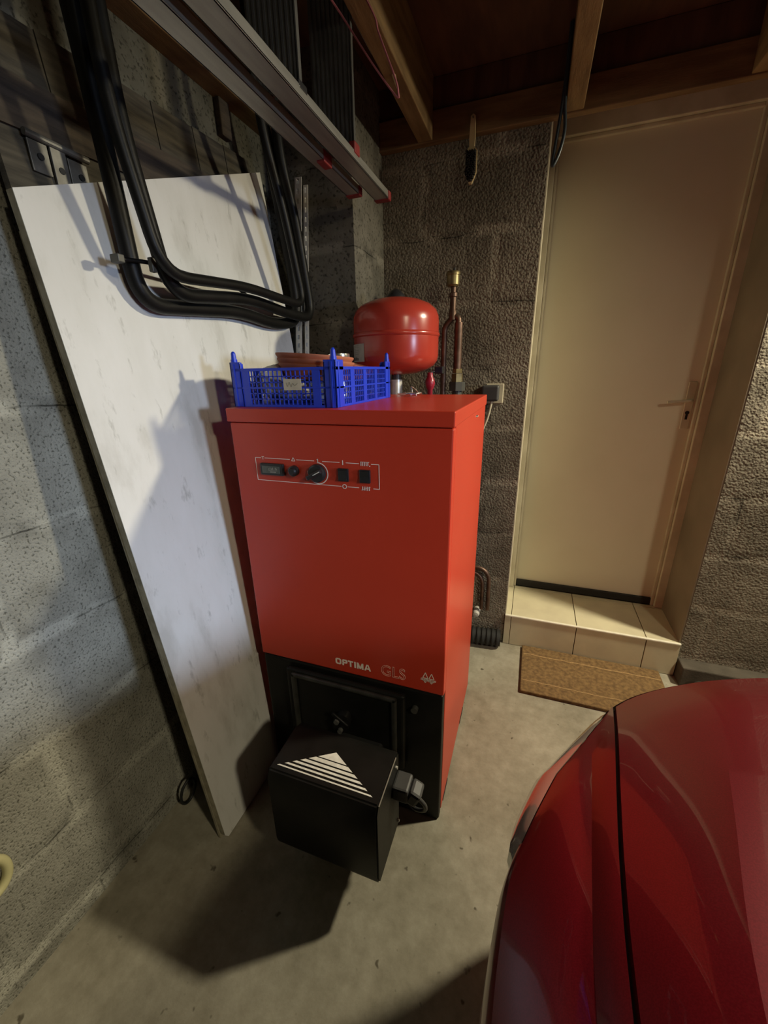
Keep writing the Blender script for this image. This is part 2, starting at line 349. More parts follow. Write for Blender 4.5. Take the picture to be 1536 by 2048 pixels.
def text_mesh(name, body, size, m_, parent, loc, rot, outline=0.0, bold=0.0, sx=1.0, extrude=0.0004):
    cu = bpy.data.curves.new(name, 'FONT'); cu.body = body; cu.size = size
    if outline:
        cu.fill_mode = 'NONE'; cu.bevel_depth = outline; cu.bevel_resolution = 1
    else:
        cu.extrude = extrude; cu.offset = bold
    t = bpy.data.objects.new(name+'_tmp', cu); COL.objects.link(t)
    bpy.context.view_layer.update()
    me = bpy.data.meshes.new_from_object(t.evaluated_get(bpy.context.evaluated_depsgraph_get()))
    bpy.data.objects.remove(t)
    mt4 = Matrix.Translation(Vector(loc)) @ rot.to_matrix().to_4x4() @ Matrix.Diagonal((sx, 1, 1, 1))
    me.transform(mt4)
    me.materials.clear(); me.materials.append(M[m_]); me.name = name
    o = bpy.data.objects.new(name, me); COL.objects.link(o); o.parent = parent
    base = Vector(parent.location)
    if parent.parent: base += Vector(parent.parent.location)
    me.transform(Matrix.Translation(-base)); return o
from mathutils import Euler
FACE_FRONT = Euler((R(90), 0, 0))      # lettering on a face that looks towards -Y

# ================================================================== STRUCTURE
D = 1.874
struct('floor', bx((-1.15, -3.6, -0.1), (3.0, 2.4, 0.0)), 'floor')
struct('wall_left', bx((-1.15, -3.6, 0), (-1.0, 2.4, 2.36)), 'wall_left')
bm = bmesh.new()                      # back wall with the door opening x -0.03..0.735
box(bm, (-1.0, D, 0), (-0.03, 2.4, 2.36)); box(bm, (0.735, D, 0), (3.0, 2.4, 2.36)); box(bm, (-0.03, D, 2.33), (0.735, 2.4, 2.36)); box(bm, (-0.03, 2.25, 0), (0.735, 2.4, 2.33))
struct('wall_back', bm, 'wall_back')
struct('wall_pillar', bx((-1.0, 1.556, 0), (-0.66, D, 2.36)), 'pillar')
struct('wall_right', bx((3.0, -3.6, 0), (3.12, 2.4, 2.36)), 'wall_back')
struct('ceiling', bx((-1.15, -3.6, 2.36), (3.12, 2.4, 2.42)), 'deck')
struct('baseboard_right', bx((0.737, 1.80, 0), (3.0, D, 0.098), 0.006), 'plinth')
# timbers
k = 0
def timber(lo, hi, m_='pine'):
    global k; k += 1
    struct('trim_%d' % k, bx(lo, hi, 0.003), m_)
for x0 in (-0.503, 0.012, 0.520, 1.03, 1.54, 2.05):
    timber((x0, -3.5, 2.172), (x0+0.056, 1.842, 2.36))
timber((-0.66, 1.842, 2.168), (3.0, D, 2.262), 'pine_x')
timber((-1.0, -3.5, 2.15), (-0.93, 1.556, 2.235))
timber((-1.0, -3.5, 1.96), (-0.9965, 1.556, 2.15), 'shaded_band')  # thin cement sheet over the wall top, its dark tone standing for shade
timber((-1.0, -3.5, 2.235), (-0.955, 1.556, 2.36))
timber((-0.66, 1.852, 2.262), (3.0, D, 2.36), 'deck')

# ---- door
door = thing('door_1', 'plain cream flush door with a slim lever handle at the top of the tiled step', 'door', (0.34, 2.2, 0.173))
del door['label']; del door['category']; door['kind'] = 'structure'
obj('door_panel', bx((-0.004, 2.2, 0.205), (0.697, 2.238, 2.24), 0.002), 'cream', door)
bm = bmesh.new()
for (a, b_) in (((-0.029, 2.165, 0.174), (-0.004, 2.245, 2.32)), ((-0.004, 2.182, 0.174), (0.008, 2.245, 2.245)),
               ((0.694, 2.165, 0.174), (0.734, 2.245, 2.32)), ((0.680, 2.182, 0.174), (0.694, 2.2, 2.245)),
               ((-0.004, 2.165, 2.238), (0.694, 2.245, 2.32)), ((0.008, 2.182, 2.225), (0.680, 2.2, 2.238))): box(bm, a, b_, 0.003)
obj('door_frame', bm, 'cream_dirty', door)
obj('door_lining', bx((-0.031, 1.876, 0.174), (-0.026, 2.165, 2.32)), 'cream_dirty', door)
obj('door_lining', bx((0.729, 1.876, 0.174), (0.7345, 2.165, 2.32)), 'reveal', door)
obj('sweep', bx((0.010, 2.186, 0.176), (0.679, 2.2, 0.214), 0.003), 'rubber', door)
pl = obj('handle_plate', bx((0.640, 2.194, 1.085), (0.672, 2.2, 1.290), 0.003), 'cream_dirty', door)
bm = bmesh.new(); tube(bm, fillet([(0.655, 2.196, 1.212), (0.655, 2.150, 1.214), (0.560, 2.146, 1.206)], 0.012), 0.0065, 10)
obj('handle', bm, 'cream_dirty', door, smooth=40)
bm = bmesh.new(); cyl(bm, (0.656, 2.1925, 1.158), (0.656, 2.195, 1.158), 0.008); box(bm, (0.6515, 2.1925, 1.128), (0.6605, 2.195, 1.156))
obj('keyhole', bm, 'black_matt', door)

# ---- tiled doorstep
st = thing('doorstep', 'beige tiled step with a pale front edge in front of the cream door', 'step', (0.34, 2.0, 0))
obj('step_core', bx((-0.0295, 1.872, 0.001), (0.7345, 2.2, 0.166)), 'grout', st)
bm = bmesh.new()
xs = [(-0.029, 0.000), (0.0025, 0.303), (0.3065, 0.598), (0.6015, 0.7335)]
for a, b_ in xs:
    box(bm, (a, 1.872, 0.166), (b_, 2.158, 0.173), 0.001); box(bm, (a, 2.161, 0.166), (b_, 2.186, 0.173), 0.001)
obj('tread_tiles', bm, 'tile', st)
bm = bmesh.new()
for a, b_ in xs: box(bm, (a, 1.864, 0.002), (b_, 1.872, 0.166), 0.001)
obj('riser_tiles', bm, 'tile', st)
obj('nosing_strip', bx((-0.0295, 1.860, 0.166), (0.7345, 1.873, 0.1755), 0.003), 'nosing', st)

# ---- doormat
bm = bmesh.new(); box(bm, (0.068, 1.53, 0.001), (0.672, 1.858, 0.017), 0.004)
dm = tag(obj('doormat', bm, 'mat', origin=(0.37, 1.69, 0)), 'brown rectangular coir doormat on the floor against the tiled step', 'doormat')
bm = bmesh.new()
for yy in (1.60, 1.79):
    pts = [(0.075+i*0.0295, yy+random.uniform(-.003, .003), 0.0175) for i in range(21)]
    tube(bm, pts, 0.0022, 5)
obj('pile_ridge', bm, 'mat_line', dm)

# ================================================================== BOILER
boil = thing('oil_boiler', 'tall red enamelled boiler cabinet with a black burner at its foot', 'boiler', (-0.454, 1.16, 0))
bx0, bx1, by0, by1, bz = -0.752, -0.156, 0.885, 1.50, 1.275
obj('casing', bx((bx0, by0+0.030, 0.012), (bx1, by1, 1.245), 0.003), 'red', boil)
fp = obj('front_panel', bx((bx0-0.0005, by0, 0.501), (bx1+0.0005, by0+0.028, 1.238), 0.004), 'red', boil)
obj('lid', bx((bx0-0.006, by0-0.004, 1.240), (bx1+0.003, by1+0.003, bz), 0.003), 'red', boil)
obj('base_panel', bx((bx0+0.004, by0, 0.002), (bx1-0.001, by0+0.029, 0.499), 0.006), 'black', boil)
obj('side_slot', bx((bx1-0.002, 0.945, 0.010), (bx1+0.0015, 1.02, 0.020)), 'black_matt', boil)
obj('side_slot', bx((bx1-0.002, 1.27, 0.010), (bx1+0.0015, 1.35, 0.020)), 'black_matt', boil)
for yy in (1.26, 1.275):
    bm = bmesh.new(); cyl(bm, (bx1, yy, 1.225), (bx1+0.004, yy, 1.225), 0.0035, 0.002, 10); obj('screw', bm, 'tin', boil, smooth=40)
# cleaning hatch
hp = obj('hatch', bx((-0.655, 0.862, 0.200), (-0.262, 0.884, 0.485), 0.010, 3), 'black', boil)
bm = bmesh.new()
box(bm, (-0.632, 0.852, 0.462), (-0.285, 0.866, 0.476), 0.005); box(bm, (-0.632, 0.852, 0.225), (-0.616, 0.866, 0.476), 0.005); box(bm, (-0.301, 0.852, 0.225), (-0.285, 0.866, 0.476), 0.005)
obj('hatch_rim', bm, 'lit_black', hp)
bm = bmesh.new()
lathe(bm, [(0.0, -0.026), (0.020, -0.026), (0.031, -0.020), (0.034, -0.008), (0.034, 0.0), (0.0, 0.002)], (0, 0, 0), 28, 'Y')
bmesh.ops.transform(bm, matrix=Matrix.Translation((-0.462, 0.862, 0.338)) @ Matrix.Rotation(R(22), 4, 'Y') @ Matrix.Diagonal((0.80, 1, 1.35, 1)), verts=bm.verts)
box(bm, (-0.492, 0.832, 0.357), (-0.430, 0.842, 0.369), 0.004, mat4=Matrix.Translation((-0.46, 0, 0.36)) @ Matrix.Rotation(R(35), 4, 'Y') @ Matrix.Translation((0.46, 0, -0.36)))
obj('hatch_latch', bm, 'black', hp, smooth=45)
for a, b_ in ((-0.468, 0.358), (-0.458, 0.326)):
    bm = bmesh.new(); cyl(bm, (a, 0.838, b_), (a, 0.826, b_), 0.008, n=12); obj('hatch_bolt', bm, 'iron', hp, smooth=40)
bm = bmesh.new(); cyl(bm, (-0.237, 0.885, 0.435), (-0.237, 0.872, 0.435), 0.010, n=14); obj('side_bolt', bm, 'cast', boil)
# control strip
FY = by0-0.0006
def strip(bm, x0, z0, x1, z1, t=0.0014, y=FY):
    d = Vector((x1-x0, 0, z1-z0)); L_ = d.length; n_ = Vector((-d.z, 0, d.x))/L_*t/2; a = Vector((x0, y, z0)); b_ = Vector((x1, y, z1))
    prism(bm, [a-n_, b_-n_, b_+n_, a+n_], (0, -0.0004, 0))
bm = bmesh.new()
zt, zb_, xl, xr = 1.148, 1.087, -0.684, -0.332
segs = [(xl, -0.668), (-0.655, -0.592), (-0.574, -0.531), (-0.512, -0.464), (-0.448, -0.415), (-0.379, xr)] if False else [(xl, -0.668), (-0.657, -0.593), (-0.573, -0.526), (-0.507, -0.458), (-0.434+0.007, -0.392), (-0.350, xr)]
segs = [(xl, -0.666), (-0.655, -0.578), (-0.559, -0.507), (-0.484, -0.436), (-0.419, -0.384), (-0.352, xr)]
for a, b_ in segs: strip(bm, a, zt, b_, zt)
for a, b_ in [(xl, -0.4345), (-0.417, -0.386), (-0.348, xr)]: strip(bm, a, zb_, b_, zb_)
strip(bm, xl, zb_, xl, zt); strip(bm, xr, zb_, xr, zt)
# symbols: thermometer T, triangle, 1, I, O, radiators
strip(bm, -0.6645, 1.1515, -0.6565, 1.1515); strip(bm, -0.6605, 1.144, -0.6605, 1.1515)
for a, b_ in (((-0.573, 1.1445), (-0.563, 1.1445)), ((-0.573, 1.1445), (-0.568, 1.1535)), ((-0.563, 1.1445), (-0.568, 1.1535))): strip(bm, *a, *b_, 0.0012)
strip(bm, -0.4965, 1.143, -0.4965, 1.1535); strip(bm, -0.4995, 1.1515, -0.4965, 1.1535)
strip(bm, -0.4275, 1.142, -0.4275, 1.154, 0.002)
for i in range(5): strip(bm, -0.3785+i*0.0045, 1.143, -0.3785+i*0.0045, 1.1525, 0.0018)
strip(bm, -0.380, 1.1525, -0.357, 1.1525, 0.001); strip(bm, -0.357, 1.143, -0.355, 1.143, 0.002)
for i in range(5): strip(bm, -0.3765+i*0.0045, 1.081, -0.3765+i*0.0045, 1.091, 0.0018)
strip(bm, -0.380, 1.0815, -0.356, 1.090, 0.001)
def arc(bm, cx, cz, r, a0, a1, t, n=30):
    for i in range(n):
        p = R(a0+(a1-a0)*i/n); q = R(a0+(a1-a0)*(i+1)/n)
        strip(bm, cx+r*math.cos(p), cz+r*math.sin(p), cx+r*math.cos(q), cz+r*math.sin(q), t)
arc(bm, -0.4255, 1.087, 0.0052, 0, 360, 0.0017, 20)
arc(bm, -0.498, 1.1165, 0.0275, 92, -128, 0.0022, 40)
obj('control_markings', bm, 'print', boil)['label'] = 'thin pale printed frame and symbols around the controls'
th = obj('thermometer', bx((-0.668, 0.877, 1.103), (-0.597, 0.888, 1.135), 0.003), 'black_plastic', boil)
obj('dial_window', bx((-0.661, 0.8755, 1.109), (-0.607, 0.8775, 1.129), 0.0008), 'glass', th)
bm = bmesh.new()
for i in range(7): box(bm, (-0.640+i*0.004, 0.8748, 1.119), (-0.6385+i*0.004, 0.8756, 1.123+(i % 2)*0.002))
box(bm, (-0.641, 0.8748, 1.1165), (-0.613, 0.8756, 1.1175)); box(bm, (-0.636, 0.8748, 1.112), (-0.618, 0.8756, 1.1145))
obj('scale_marks', bm, 'ink_soft', th)
bm = bmesh.new(); lathe(bm, [(0.0, -0.016), (0.008, -0.016), (0.0105, -0.011), (0.0135, -0.010), (0.0145, 0.002)], (-0.567, by0, 1.119), 20, 'Y')
obj('reset_button', bm, 'black_plastic', boil, smooth=35)
bm = bmesh.new(); lathe(bm, [(0.0, -0.012), (0.019, -0.012), (0.023, -0.009), (0.0245, 0.002)], (-0.500, by0, 1.1165), 32, 'Y')
kn = obj('thermostat_knob', bm, 'black_plastic', boil, smooth=35)
rotk = Matrix.Translation((-0.500, 0, 1.1165)) @ Matrix.Rotation(R(-28), 4, 'Y') @ Matrix.Translation((0.500, 0, -1.1165))
obj('knob_grip', bx((-0.523, 0.860, 1.1105), (-0.477, 0.875, 1.1225), 0.003, mat4=rotk), 'black_plastic', kn)
bm = bmesh.new(); box(bm, (-0.500, 0.8588, 1.1155), (-0.479, 0.8603, 1.1175), mat4=rotk); obj('pointer_mark', bm, 'white_print', kn)
bm = bmesh.new(); strip(bm, -0.527, 1.121, -0.527, 1.113, 0.003); obj('dot_mark', bm, 'print', boil)
for x0 in (-0.4405, -0.3825):
    sw = obj('rocker_switch', bx((x0, 0.880, 1.1005), (x0+0.028, 0.888, 1.1335), 0.0015), 'black_plastic', boil)
    bm = bmesh.new(); prism(bm, [(x0+0.0035, 0.880, 1.104), (x0+0.0035, 0.874, 1.105), (x0+0.0035, 0.8785, 1.117), (x0+0.0035, 0.8765, 1.130), (x0+0.0035, 0.880, 1.1305)], (0.021, 0, 0))
    obj('rocker', bm, 'black_plastic', sw)
# lettering on the front panel
# wide bold capitals drawn stroke by stroke
def letters(bm, x, z, h, t):
    lay = [0]
    def pr(pts):
        lay[0] += 1; dy = -0.00004*(lay[0] % 7)
        prism(bm, [(p[0], FY, p[-1]) for p in pts], (0, -0.0004+dy, 0))
    def rect(ax, az, cx, cz): pr([(ax, az), (cx, az), (cx, cz), (ax, cz)])
    w_ = 0.0170; g = 0.0032; tv = t*1.15
    def ringpart(x0, z0, x1, z1, c=0.004):
        o = [(x0+c, z0), (x1-c, z0), (x1, z0+c), (x1, z1-c), (x1-c, z1), (x0+c, z1), (x0, z1-c), (x0, z0+c)]
        n_ = [(x0+tv+c*.3, z0+t), (x1-tv-c*.3, z0+t), (x1-tv, z0+t+c*.3), (x1-tv, z1-t-c*.3), (x1-tv-c*.3, z1-t), (x0+tv+c*.3, z1-t), (x0+tv, z1-t-c*.3), (x0+tv, z0+t+c*.3)]
        for q in range(8):
            a, b_, c_, d_ = o[q], o[(q+1) % 8], n_[(q+1) % 8], n_[q]
            prism(bm, [(p[0], FY, p[1]) for p in (a, b_, c_, d_)], (0, -0.0004, 0))
    ringpart(x, z, x+w_*1.12, z+h); x += w_*1.12+g                                        # O
    rect(x, z, x+tv, z+h*0.36); ringpart(x, z+h*0.36, x+w_, z+h, 0.003); x += w_+g*0.6           # P
    rect(x, z+h-t, x+w_, z+h); rect(x+w_/2-tv/2, z, x+w_/2+tv/2, z+h-t); x += w_+g         # T
    rect(x, z, x+tv, z+h); x += tv+g                                                       # I
    rect(x, z, x+tv, z+h); rect(x+w_*1.25-tv, z, x+w_*1.25, z+h)                            # M
    for (a, b_) in ((x, x+w_*0.625-tv/2), (x+w_*1.25-tv, x+w_*0.625-tv/2)):
        pr([(a, FY, z+h), (a+tv, FY, z+h), (b_+tv, FY, z+h*0.05), (b_, FY, z+h*0.05)])
    x += w_*1.25+g*0.7
    m_ = x+w_*0.62                                                                          # A
    pr([(x, FY, z), (x+tv, FY, z), (m_+tv*0.1, FY, z+h), (m_-tv*0.6, FY, z+h)])
    pr([(x+w_*1.24-tv, FY, z), (x+w_*1.24, FY, z), (m_+tv*0.6, FY, z+h), (m_-tv*0.1, FY, z+h)])
    rect(x+tv*0.8, z+h*0.22, x+w_*1.24-tv*0.8, z+h*0.22+t*0.9)
    return x+w_*1.24
bm = bmesh.new(); letters(bm, -0.4860, 0.5280, 0.0215, 0.0046); obj('model_lettering', bm, 'print', boil)
text_mesh('outline_lettering', 'GLS', 0.052, 'print_dim', boil, (-0.3410, FY, 0.5270), FACE_FRONT, outline=0.0007, sx=0.86)
bm = bmesh.new()
for cx in (-0.2085, -0.191):
    for a, b_ in (((cx-0.0075, 0.5505), (cx, 0.569)), ((cx+0.0075, 0.5505), (cx, 0.569)), ((cx-0.0075, 0.5505), (cx+0.0075, 0.5505)),
                  ((cx-0.0075, 0.5480), (cx, 0.5345)), ((cx+0.0075, 0.5480), (cx, 0.5345))): strip(bm, *a, *b_, 0.0020)
    arc(bm, cx, 0.5435, 0.0042, 0, 360, 0.0014, 12)
for i in range(16):
    x_ = -0.2215+i*0.0027; strip(bm, x_, 0.5465+0.002*math.sin(i*1.3), x_+0.0027, 0.5465+0.002*math.sin(i*1.3+1.3), 0.0016)
    strip(bm, x_, 0.5425+0.002*math.sin(i*1.3), x_+0.0027, 0.5425+0.002*math.sin(i*1.3+1.3), 0.0014)
obj('twin_flame_emblem', bm, 'print', boil)['label'] = 'small pale emblem of two triangles over a wavy band'

# burner
bu = bmesh.new()
prof = [(0.600, 0.136), (0.592, 0.160), (0.592, 0.385), (0.604, 0.408), (0.735, 0.412), (0.762, 0.400), (0.762, 0.136)]
prism(bu, [(-0.548, y, z) for y, z in prof], (0.300, 0, 0))
bmesh.ops.bevel(bu, geom=[e for e in bu.edges], offset=0.004, segments=2, affect='EDGES')
burner = obj('burner', bu, 'black', boil, smooth=30); burner['label'] = 'black burner cover with white striped triangle'
obj('burner_flange', bx((-0.490, 0.758, 0.16), (-0.330, 0.884, 0.285), 0.01), 'black_matt', burner)
# white triangle of stripes on the top, narrowing towards the boiler
bm = bmesh.new(); ty0, ty1 = 0.619, 0.697
def topz(y): return 0.4080+(y-0.604)/(0.735-0.604)*0.004+0.0006
rows = [(0.0, 0.045), (0.125, 0.185), (0.255, 0.325), (0.385, 0.475), (0.525, 0.650), (0.690, 1.0)]
def edge(t): return (-0.531+t*(0.531-0.400), -0.268-t*(0.400-0.268))
for a, b_ in rows:
    (la, ra), (lb, rb) = edge(a), edge(min(b_, 0.999)); ya, yb = ty0+(ty1-ty0)*a, ty0+(ty1-ty0)*b_
    prism(bm, [(la, ya, topz(ya)), (ra, ya, topz(ya)), (rb, yb, topz(yb)), (lb, yb, topz(yb))], (0, 0, 0.0004))
obj('stripe_decal', bm, 'white_print', burner)
bm = bmesh.new(); tube(bm, [(-0.2475, 0.606, 0.404), (-0.2475, 0.70, 0.4085), (-0.2475, 0.735, 0.409)], 0.0016, 6)
obj('edge_strip', bm, 'alu', burner)
bm = bmesh.new(); box(bm, (-0.249, 0.70, 0.300), (-0.205, 0.756, 0.345), 0.006); box(bm, (-0.212, 0.704, 0.292), (-0.178, 0.752, 0.338), 0.008, mat4=Matrix.Translation((-0.195, 0, 0.315)) @ Matrix.Rotation(R(25), 4, 'Y') @ Matrix.Translation((0.195, 0, -0.315)))
obj('connector_plug', bm, 'grey_plastic', burner)
bm = bmesh.new(); tube(bm, catmull([(-0.186, 0.73, 0.298), (-0.168, 0.735, 0.270), (-0.172, 0.745, 0.235), (-0.205, 0.76, 0.210), (-0.25, 0.80, 0.195), (-0.33, 0.84, 0.19)], 8), 0.0055, 10)
obj('flex_cable', bm, 'grey_plastic', burner, smooth=60)
for a, b_ in (((-0.248, 0.735, 0.375), (-0.243, 0.735, 0.375)), ((-0.248, 0.745, 0.16), (-0.243, 0.745, 0.16))):
    bm = bmesh.new(); cyl(bm, a, b_, 0.004, n=10); obj('cover_screw', bm, 'steel', burner)

# ================================================================== CRATE AND CONTENTS
cr = thing('plastic_crate', 'blue latticed plastic crate sitting on the front left corner of the red boiler', 'crate', (-0.605, 1.13, bz))
X0, X1, Y0, Y1, Z0, ZR = -0.758, -0.456, 0.928, 1.330, bz+0.0005, 1.372
obj('crate_base', bx((X0+0.008, Y0+0.008, Z0+0.004), (X1-0.008, Y1-0.008, Z0+0.008)), 'blue', cr)
def lattice(p0, p1, inward, cells, solid):
    """one side of the crate from p0 to p1 (xy), with rows of small windows"""
    bm = bmesh.new(); p0, p1 = Vector((*p0, 0)), Vector((*p1, 0)); d = (p1-p0); L_ = d.length; d.normalize(); nrm = Vector((*inward, 0))
    def bar(s0, s1, z0, z1, t=0.0022, out=0.0):
        a = p0+d*s0-nrm*out; b_ = p0+d*s1+nrm*t
        lo = (min(a.x, b_.x), min(a.y, b_.y), z0); hi = (max(a.x, b_.x), max(a.y, b_.y), z1)
        box(bm, lo, hi)
    bar(0, L_, ZR-0.007, ZR, 0.004, 0.003); bar(0, L_, Z0, Z0+0.006, 0.004, 0.002)
    bar(0, L_, Z0+0.046, Z0+0.050, 0.003, 0.003)
    for i in range(1, 6): z = Z0+0.006+i*(ZR-0.013-Z0)/6; bar(0.02, L_-0.02, z-0.0014, z+0.0014)
    n = cells
    for i in range(n+1):
        s = 0.02+(L_-0.04)*i/n; bar(s-0.0014, s+0.0014, Z0, ZR)
    for s0, s1 in solid: bar(s0*L_, s1*L_, Z0, ZR-0.004, 0.0024, 0.0012)
    return bm
obj('side_wall', lattice((X0, Y0), (X1, Y0), (0, 1), 20, [(0.07, 0.17), (0.79, 0.86)]), 'blue', cr)
obj('side_wall', lattice((X1, Y0), (X1, Y1), (-1, 0), 30, [(0.22, 0.28), (0.44, 0.50), (0.66, 0.71)]), 'blue', cr)
obj('side_wall', lattice((X0, Y1), (X1, Y1), (0, -1), 20, [(0.2, 0.26), (0.7, 0.76)]), 'blue', cr)
obj('side_wall', lattice((X0, Y0), (X0, Y1), (1, 0), 30, [(0.22, 0.28), (0.44, 0.50), (0.66, 0.71)]), 'blue', cr)
for (cx, sx_) in ((X0, 1), (X1, -1)):
    for (cy, sy_) in ((Y0, 1), (Y1, -1)):
        bm = bmesh.new()
        def bb(x0, y0, x1, y1, z0, z1, bev=0.001):
            box(bm, (min(cx+sx_*x0, cx+sx_*x1), min(cy+sy_*y0, cy+sy_*y1), z0), (max(cx+sx_*x0, cx+sx_*x1), max(cy+sy_*y0, cy+sy_*y1), z1), bev)
        bb(-0.003, -0.003, 0.030, 0.001, Z0, 1.388); bb(-0.003, -0.003, 0.001, 0.042, Z0, 1.388)
        bb(0.006, -0.005, 0.012, 0.003, Z0, 1.384); bb(0.026, -0.003, 0.030, 0.010, Z0, 1.384)
        bb(-0.005, 0.010, 0.003, 0.016, Z0, 1.384)
        cyl(bm, (cx+sx_*0.006, cy+sy_*0.006, Z0), (cx+sx_*0.006, cy+sy_*0.006, 1.395), 0.0085, 0.0085, 12)
        cyl(bm, (cx+sx_*0.006, cy+sy_*0.006, 1.395), (cx+sx_*0.006, cy+sy_*0.006, 1.4100), 0.0070, 0.0058, 12)
        cyl(bm, (cx+sx_*0.006, cy+sy_*0.006, 1.4100), (cx+sx_*0.006, cy+sy_*0.006, 1.4145), 0.0058, 0.0025, 12)
        obj('corner_post', bm, 'blue', cr, smooth=35)
tg = obj('paper_tag', bx((-0.600, 0.9225, 1.318), (-0.549, 0.9236, 1.345), 0.0), 'paper', cr)
tg['label'] = 'small beige paper tag with faint scrawl'
bm = bmesh.new()
tube(bm, catmull([(-0.591, 0.9222, 1.336), (-0.587, 0.9222, 1.327), (-0.582, 0.9222, 1.337), (-0.577, 0.9222, 1.326), (-0.572, 0.9222, 1.335), (-0.567, 0.9222, 1.329), (-0.559, 0.9222, 1.334)], 4), 0.0006, 5)
obj('scrawl', bm, 'ink_soft', tg)
# saucers
def saucer(name_loc, tilt, r, lab, ax='Y'):
    t = bmesh.new()
    lathe(t, [(0.0, 0.0), (r*0.80, 0.0), (r*0.97, 0.030), (r, 0.034), (r, 0.038), (r*0.94, 0.038), (r*0.92, 0.033), (r*0.77, 0.006), (0, 0.006)], (0, 0, 0), 48)
    bmesh.ops.transform(t, matrix=Matrix.Translation(name_loc) @ Euler(tilt).to_matrix().to_4x4(), verts=t.verts)
    return tag(obj('plant_saucer', t, 'terracotta', smooth=40, origin=name_loc), lab, 'saucer', 'terracotta saucers in the blue crate')
saucer((-0.583, 1.070, 1.340), (R(-2), R(4), 0), 0.106, 'lowest terracotta saucer of the stack in the blue crate')
saucer((-0.586, 1.071, 1.353), (R(-2), R(4), 0), 0.107, 'middle terracotta saucer of the stack in the blue crate')
saucer((-0.589, 1.072, 1.366), (R(-2), R(4), 0), 0.108, 'topmost terracotta saucer of the stack in the blue crate')
saucer((-0.555, 1.195, 1.350), (R(-3), R(13), 0), 0.088, 'terracotta saucer slanting down behind the stack, over the long side of the blue crate')
# tin with a bright lid
tn = thing('paint_tin', 'bright metal tin with a flat lid poking out at the back of the blue crate', 'tin', (-0.597, 1.25, 1.285))
bm = bmesh.new(); cyl(bm, (-0.597, 1.25, 1.285), (-0.597, 1.25, 1.396), 0.031, n=32); obj('tin_body', bm, 'tin', tn, smooth=40)
bm = bmesh.new(); lathe(bm, [(0, 1.396), (0.033, 1.396), (0.035, 1.401), (0.034, 1.413), (0.030, 1.414), (0.028, 1.409), (0, 1.409)], (-0.597, 1.25, 0), 32)
obj('tin_lid', bm, 'tin', tn, smooth=30)
def crumple(name, c, s, m_, seed, sub=4, amp=0.35):
    rnd = random.Random(seed); bm = bmesh.new(); bmesh.ops.create_icosphere(bm, subdivisions=sub, radius=1.0)
    dirs = [Vector((rnd.gauss(0, 1), rnd.gauss(0, 1), rnd.gauss(0, 1))).normalized() for _ in range(26)]
    for v in bm.verts:
        n_ = v.co.normalized(); d = max(n_.dot(q)*(0.75+0.25*((i*37) % 10)/10) for i, q in enumerate(dirs))
        f = 1-amp+amp*math.sin(d*17)*0.6
        v.co = Vector((n_.x*s[0], n_.y*s[1], n_.z*s[2]))*f+Vector(c)
    return obj(name, bm, m_, smooth=25, origin=c)
tag(crumple('plastic_bag', (-0.690, 1.035, 1.335), (0.058, 0.095, 0.058), 'film', 3), 'crumpled translucent plastic bag at the left end of the blue crate', 'bag')
tag(crumple('plastic_bag', (-0.585, 1.03, 1.313), (0.125, 0.09, 0.036), 'film', 9), 'crumpled grey plastic wrapping under the terracotta saucers in the blue crate', 'bag')
# shiny twist of clips on the boiler lid
bm = bmesh.new(); pts = []
rnd = random.Random(5)
for i in range(26): pts.append((-0.405+0.032*math.sin(i*1.1)+rnd.uniform(-.004, .004), 1.405+0.035*math.sin(i*0.7), bz+0.003+0.008*abs(math.sin(i*1.7))))
pts[13] = (-0.40, 1.40, bz+0.032)
tube(bm, catmull(pts, 5), 0.0018, 6)
tag(obj('wire_scrap', bm, 'tin', smooth=60, origin=(-0.405, 1.405, bz)), 'small tangle of shiny wire lying on the boiler lid below the red tank', 'wire')

# ================================================================== EXPANSION VESSEL
tc_ = (-0.504, 1.555, 0)
ev = thing('expansion_vessel', 'round red expansion tank standing behind the boiler, beside the pillar', 'tank', (tc_[0], tc_[1], 1.10))
bm = bmesh.new()
lathe(bm, [(0.0, 1.607), (0.05, 1.606), (0.09, 1.598), (0.125, 1.584), (0.147, 1.566), (0.156, 1.545), (0.158, 1.525), (0.158, 1.490), (0.1605, 1.488), (0.1620, 1.482), (0.1605, 1.476), (0.158, 1.474),
           (0.158, 1.410), (0.154, 1.392), (0.142, 1.376), (0.115, 1.360), (0.08, 1.350), (0.04, 1.346), (0.0, 1.345)], tc_, 72)
obj('tank_shell', bm, 'red_tank', ev, smooth=50)
bm = bmesh.new(); lathe(bm, [(0.0, 1.636), (0.012, 1.635), (0.022, 1.628), (0.036, 1.612), (0.038, 1.598), (0, 1.598)], tc_, 24); obj('valve_cap', bm, 'black_plastic', ev, smooth=50)
bm = bmesh.new(); lathe(bm, [(0.0, 1.352), (0.018, 1.352), (0.018, 1.325), (0.0, 1.325)], tc_, 20); obj('tank_neck', bm, 'cast', ev)
bm = bmesh.new(); lathe(bm, [(0.0, 1.327), (0.023, 1.327), (0.024, 1.10), (0, 1.10)], tc_, 24); obj('stand_pipe', bm, 'steel', ev, smooth=50)
